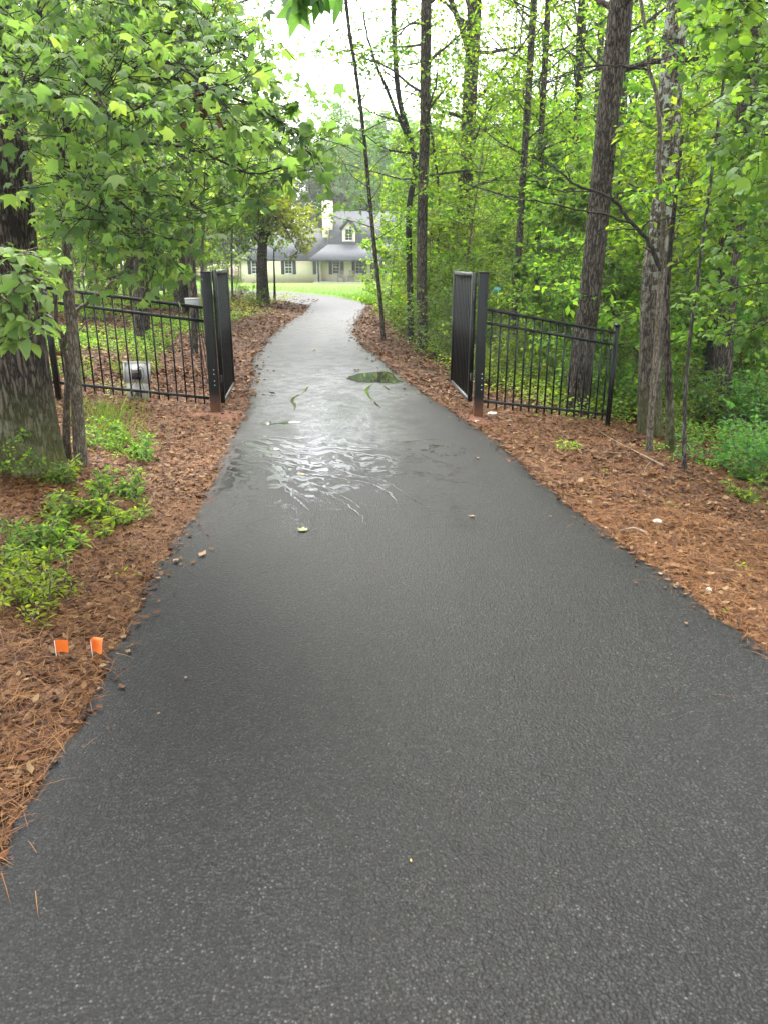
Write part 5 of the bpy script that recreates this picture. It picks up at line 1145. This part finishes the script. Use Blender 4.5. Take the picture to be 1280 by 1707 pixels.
def lawn_grass():
    k = 26000; y = 31.5 + 40 * rl.random(k) ** 1.8; rx = np.interp(y, [31.2, 33.2, 36, 40, 45.5, 53, 59.5, 65.5, 71], [-.72, -.95, -1.6, -2.6, -4.6, -8, -12.2, -19, -31]); xr = np.interp(y, [33, 36, 45, 60, 90], [-.1, .6, 3.2, 8.0, 14])
    x = rx + .1 + (xr - rx) * rl.random(k); P = np.stack([x, y, g_of(y) - .02], 1)
    az = rl.uniform(0, 6.28, k); d = np.stack([np.cos(az) * .5, np.sin(az) * .5, np.ones(k)], 1); nr = np.stack([np.cos(az + 1.57), np.sin(az + 1.57), rl.normal(0, .3, k)], 1)
    V, T = leaves(BLADE, P, d, nr, rl.uniform(.05, .12, k) * (1 + y / 60)); V = V; o = link('lawn_grass', mesh_np('lawn_grass', V, T), M['grass_lawn']); tag(o, 'short bright grass blades of the lawn', None, None, 'stuff')
lawn_grass()
# plants of the left foreground
proto_bush('nandina', 35, .26, .46, 12, 5, 6, .036, 'leaf_bright', LANCE)
proto_bush('weed_a', 36, .16, .2, 5, 4, 4, .045, 'leaf_bright', LANCE)
proto_bush('weed_b', 37, .30, .34, 8, 5, 5, .05, 'leaf_mid', LANCE)
proto_bush('weed_c', 38, .09, .12, 4, 3, 3, .035, 'leaf_yellow', OVAL)
def pl(key, px, py, sc, label, cat='plant', name='weed', group=None, lmat=None):
    g = ground(px, py); return plant_tree(key, g[0], g[1], sc, rl.uniform(0, 6.28), name, label, cat, group, lmat, 0.0)
FG = 'plants along the left verge'
pl('nandina', 20, 1012, 1.15, 'leafy bright green shrub at the left picture edge above the flags', 'shrub', 'small_shrub', FG, 'leaf_yellow')
pl('nandina', 58, 985, .9, 'small bright shrub right beside the leafy left edge shrub', 'shrub', 'small_shrub', FG, 'leaf_bright')
pl('nandina', -25, 960, 1.2, 'green shrub cut by the left picture edge, behind the bright one', 'shrub', 'small_shrub', FG, 'leaf_bright')
pl('weed_b', 60, 930, 1.0, 'low green weed between the bright shrubs and the vine', name='weed', group=FG)
pl('weed_b', 20, 915, 1.1, 'green weed at the left picture edge behind the bright shrubs', name='weed', group=FG)
pl('weed_a', 120, 905, 1.1, 'five-leaved light green vine sprig on the pine straw', name='vine', group=FG)
pl('weed_a', 150, 893, .9, 'light green vine tip nearest the driveway on the left', name='vine', group=FG)
pl('weed_a', 95, 920, .9, 'light green vine leaves just right of the low green weed', name='vine', group=FG)
pl('weed_c', 200, 968, 1.3, 'tiny two-leaved seedling beside the driveway above the folded flag', name='seedling', group=FG)
pl('weed_c', 108, 1000, 1.0, 'tiny seedling right of the bright left shrubs', name='seedling', group=FG)
pl('weed_b', 185, 850, 1.25, 'dark leafy weed clump halfway between big trunk and driveway', name='weed', group=FG)
pl('weed_b', 215, 838, 1.1, 'green weed clump nearest the driveway below the grass tufts', name='weed', group=FG)
pl('weed_b', 160, 835, 1.0, 'leafy weed just right of the big left trunk foot', name='weed', group=FG)
pl('weed_a', 165, 870, 1.3, 'yellow-green three-leaved seedling under the dark weed clump', name='seedling', group=FG, lmat='leaf_yellow')
pl('weed_a', 225, 865, 1.0, 'small light green sprig by the driveway under the weed clump', name='seedling', group=FG)
pl('weed_b', 235, 770, 1.1, 'low green plant right of the grass tufts', name='weed', group=FG)
pl('weed_b', 75, 800, 1.1, 'thin weed at the foot of the big left trunk', name='weed', group=FG)
pl('weed_b', 105, 860, .7, 'low weed in the litter below the sweetgum trunk', name='weed', group=FG)
pl('weed_b', 90, 885, .9, 'small weed above the vine on the left litter', name='weed', group=FG)
pl('bush_a', -45, 790, .5, 'tall weeds cut by the left edge before the massive trunk', 'bush', 'low_bush', FG)
pl('bush_d', 185, 745, .55, 'leafy low bush among the grass before the left fence', 'bush', 'low_bush', FG)
pl('bush_d', 15, 690, .45, 'green sprouts growing against the massive left trunk', 'bush', 'low_bush', FG)
pl('weed_b', 752, 548, 2.0, 'small dead shrub with red-brown leaves left of the right gate', 'shrub', 'dead_shrub', None, 'leaf_dead')
pl('weed_b', 397, 505, 2.6, 'low rust-brown plant right of the left gate leaf', 'plant', 'dead_shrub', None, 'leaf_dead')
WR = 'seedlings on the right leaf litter'
for px, py, k, lb in ((1110, 846, 'weed_c', 'pair of tiny yellow-green leaves above the pale stone'), (1002, 783, 'weed_c', 'tiny seedling among the litter below the right fence'), (1222, 948, 'weed_c', 'bright little seedling near the right edge, left one of two'), (1252, 946, 'weed_c', 'bright little seedling near the right edge, right one of two'), (1192, 1012, 'weed_c', 'tiny green tuft nearest the driveway edge at lower right'),
                      (945, 750, 'weed_a', 'thin grassy tuft under the right fence panel'), (1180, 780, 'weed_a', 'light green seedling right of the thin pale sapling'), (1225, 800, 'weed_b', 'green weed in the litter near the right edge'), (1262, 835, 'weed_b', 'green weed cut by the right picture edge'), (1090, 750, 'weed_a', 'seedling at the foot of the bare-limbed sapling'), (1165, 740, 'weed_b', 'low weed behind the thin pale sapling'), (1138, 846, 'weed_c', 'tiny yellow seedling right of the pair of tiny leaves')):
    pl(k, px, py, 1.0, lb, 'seedling' if k != 'weed_b' else 'plant', 'seedling' if k != 'weed_b' else 'weed', WR)

# ---- fallen leaves on the drive, stones, dead twigs
def fallen(px, py, size, tmpl, mat, label, rz=None):
    p = onroad(px, py, .0); r = rl.uniform(0, 6.28) if rz is None else rz
    V0, T0 = tmpl; V = V0.copy() * size; V[:, 2] = np.abs(V[:, 2]) * 1.4 + .004; V = np.vstack([V, V - [0, 0, .0012]]); T = np.vstack([T0, T0[:, ::-1] + len(V0)])
    o = link('fallen_leaf', mesh_np('fallen_leaf', V, T), M[mat]); o.location = (p[0], p[1], float(g_of(p[1])) + .003); o.rotation_euler = (0, 0, r); tag(o, label, 'leaf', 'leaves lying on the driveway')
M['leaf_fallen_green'] = plain('leaf_fallen_green', (.13, .16, .04), .6, 0, .2, 30)
M['leaf_fallen_gold'] = plain('leaf_fallen_gold', (.40, .24, .05), .6, 0, .25, 30)
M['leaf_fallen_brown'] = plain('leaf_fallen_brown', (.22, .12, .06), .7, 0, .3, 30)
fallen(512, 886, .075, STAR, 'leaf_fallen_green', 'yellow-green fallen leaf in the middle of the driveway', 1.2)
fallen(498, 791, .06, OVAL, 'leaf_fallen_gold', 'golden fallen leaf in the wet streaks')
fallen(792, 863, .055, CURL, 'leaf_fallen_brown', 'tan curled leaf on the right half of the driveway', 1.5)
fallen(295, 934, .06, CURL, 'leaf_fallen_brown', 'brown leaf near the left driveway edge, left of the needle clump')
fallen(333, 930, .07, CURL, 'leaf_fallen_brown', 'reddish-brown scrap on the left side of the driveway')
fallen(310, 1130, .022, CURL, 'leaf_fallen_brown', 'small brown scrap on the lower left driveway')
fallen(268, 1190, .018, CURL, 'leaf_fallen_brown', 'tiny tan scrap below the small brown scrap')
fallen(685, 1440, .012, CURL, 'leaf_fallen_gold', 'tiny gold speck of leaf in the lower middle of the driveway')
fallen(800, 765, .06, CURL, 'leaf_fallen_brown', 'thin pale leaf sliver on the right driveway past the dry patch')
fallen(600, 618, .12, CURL, 'leaf_fallen_brown', 'dark leaf scrap just behind the puddle')
fallen(520, 585, .12, CURL, 'leaf_fallen_brown', 'dark leaf scrap far up the driveway')
M['dead_wood'] = plain('dead_wood', (.19, .16, .12), .85, 0, .3, 20, .4, 80)
M['stone'] = plain('pale_stone', (.42, .40, .35), .85, 0, .3, 25, .5, 60)
def stone(px, py, s, label):
    import bmesh
    g = ground(px, py); bm = bmesh.new(); bmesh.ops.create_icosphere(bm, subdivisions=2, radius=1)
    r = np.random.default_rng(int(px))
    k = r.normal(0, 1, (4, 3))
    for v in bm.verts:
        n = sum(math.sin(2.2 * float(np.dot(k[j], v.co)) + j) for j in range(4)); v.co *= 1 + .09 * n; v.co.x *= s; v.co.y *= s * .7; v.co.z *= s * .35
    me = bpy.data.meshes.new('stone'); bm.to_mesh(me); bm.free(); o = link('stone', me, M['stone']); o.location = (g[0], g[1], g[2] + s * .15); o.rotation_euler = (0, 0, r.random() * 6); tag(o, label, 'stone', 'pale stones on the right verge')
stone(1094, 872, .055, 'flat pale stone on the pine straw right of the driveway')
stone(848, 703, .045, 'small white stone beside the right gate post foot')
stone(795, 704, .05, 'pale stone at the driveway edge under the right gate post')
stone(818, 692, .085, 'flat tan clay lump right of the right gate post')
stone(1180, 985, .03, 'little grey stone at the lower right verge')
def stick(pts, r0, label, mat='dead_wood', dz=.02):
    P = [ground(px, py) + [0, 0, dz * .8 + .008 * (i % 2)] for i, (px, py) in enumerate(pts)]; b = P[0].copy(); P = catmull(P, 20) - b
    r0 *= .7; a = Acc(); V, Q, T = tube(P, np.linspace(r0, r0 * .3, 20), 6); a.add(V, T, Q)
    o = link('dead_branch', a.mesh('dead_branch'), M[mat], None, True); o.location = tuple(b); tag(o, label, 'branch', 'dead branches on the right litter')
stick([(1107, 780), (1060, 757), (1012, 730), (985, 712)], .012, 'pale dead branch lying across the litter below the fence end post')
stick([(1120, 719), (1100, 755), (1078, 778), (1072, 792)], .008, 'forked dead twig crossing the pale branch')
stick([(1055, 757), (1000, 757), (962, 742), (930, 720)], .009, 'long thin dead twig below the right fence panel')
stick([(1185, 865), (1150, 861), (1118, 860)], .009, 'short pale stick on the right litter above the stone')
stick([(1282, 888), (1240, 884), (1205, 880)], .008, 'pale stick reaching in from the right picture edge')
stick([(1078, 893), (1055, 886), (1030, 888)], .016, 'weathered stub of wood by the driveway edge')
stick([(1282, 770), (1230, 775), (1180, 788), (1140, 800)], .008, 'long arched twig in the right litter')
stick([(1282, 805), (1250, 808), (1220, 806)], .014, 'short grey log by the right edge')
for pts, lb in (([(905, 640), (950, 655), (1010, 690)], 'pale fallen stick seen through the right fence panel'), ([(930, 600), (990, 640), (1050, 680)], 'long pale fallen branch behind the right fence panel'), ([(870, 600), (920, 640), (960, 670)], 'thin fallen twig behind the right fence panel')):
    stick(pts, .014, lb, 'dead_wood', .12)
# red clay round the gate post feet
for x, y, nm, lb in ((-1.95, 8.75, 'clay_mound', 'bare red clay around the left gate post foot'), (1.15, 8.6, 'clay_mound', 'bare red clay around the right gate post foot')):
    r = np.random.default_rng(int(abs(x) * 100)); n = 40; V = [[x, y, float(terrain(x, y)) + .03]]
    for ring, rr_ in ((0, .12), (1, .26), (2, .4)):
        for k in range(n):
            th = k * 6.283 / n; q = rr_ * (1 + .25 * math.sin(3 * th + x) + .12 * math.sin(7 * th)); xx, yy = x + q * math.cos(th) * 1.15, y + q * math.sin(th) * .8
            V.append([xx, yy, float(terrain(xx, yy)) + (.024, .016, -.006)[ring]])
    T = [[0, 1 + k, 1 + (k + 1) % n] for k in range(n)]; Q = []
    for g_ in range(2):
        for k in range(n): a0 = 1 + g_ * n; Q.append([a0 + k, a0 + n + k, a0 + n + (k + 1) % n, a0 + (k + 1) % n])
    a = Acc(); a.add(np.array(V), T, Q); tag(link(nm, a.mesh(nm), M['clay'], None, True), lb, None, None, 'structure')
# cyan ribbon in the woods
M['cyan'] = plain('cyan_ribbon', (.05, .5, .5), .4)
p = at(827, 482, 13.0); e = empty('survey_ribbon', p); tag(e, 'cyan plastic ribbon tied to a twig behind the right gate', 'ribbon')
a = Acc()
for k in range(4):
    th = k * 1.7; P = np.array([[0, 0, 0], [.03 * math.cos(th), .03 * math.sin(th), .02], [.07 * math.cos(th), .07 * math.sin(th), -.01 - .02 * k]]); P = catmull(P, 6)
    V = np.vstack([P + [0, 0, .012], P - [0, 0, .012]]); i = np.arange(5); a.add(V, Q=np.stack([i, i + 1, i + 7, i + 6], 1))
link('streamer', a.mesh('streamer'), M['cyan'], e)
a = Acc(); V, Q, T = tube([(0, 0, -1.6), (.02, .01, -.6), (0, .01, .25)], [.006, .005, .003], 6); a.add(V, T, Q); link('twig', a.mesh('twig'), M['bark_thin'], e)
# ------------------------------------------------------------------ humid air
def haze():
    m, nt, l = newmat('haze_air'); out = N(nt, 'OutputMaterial'); v = N(nt, 'VolumePrincipled')
    v.inputs['Color'].default_value = (.93, .95, .96, 1); v.inputs['Density'].default_value = .0006; v.inputs['Anisotropy'].default_value = .3
    l.new(v.outputs[0], out.inputs['Volume'])
    a = Acc(); box(a, (0, 0, 0), (-310, -15, -4), (310, 330, 27)); o = link('haze', a.mesh('haze'), m); tag(o, 'thin pale humid haze between the trees', None, None, 'stuff')
haze()
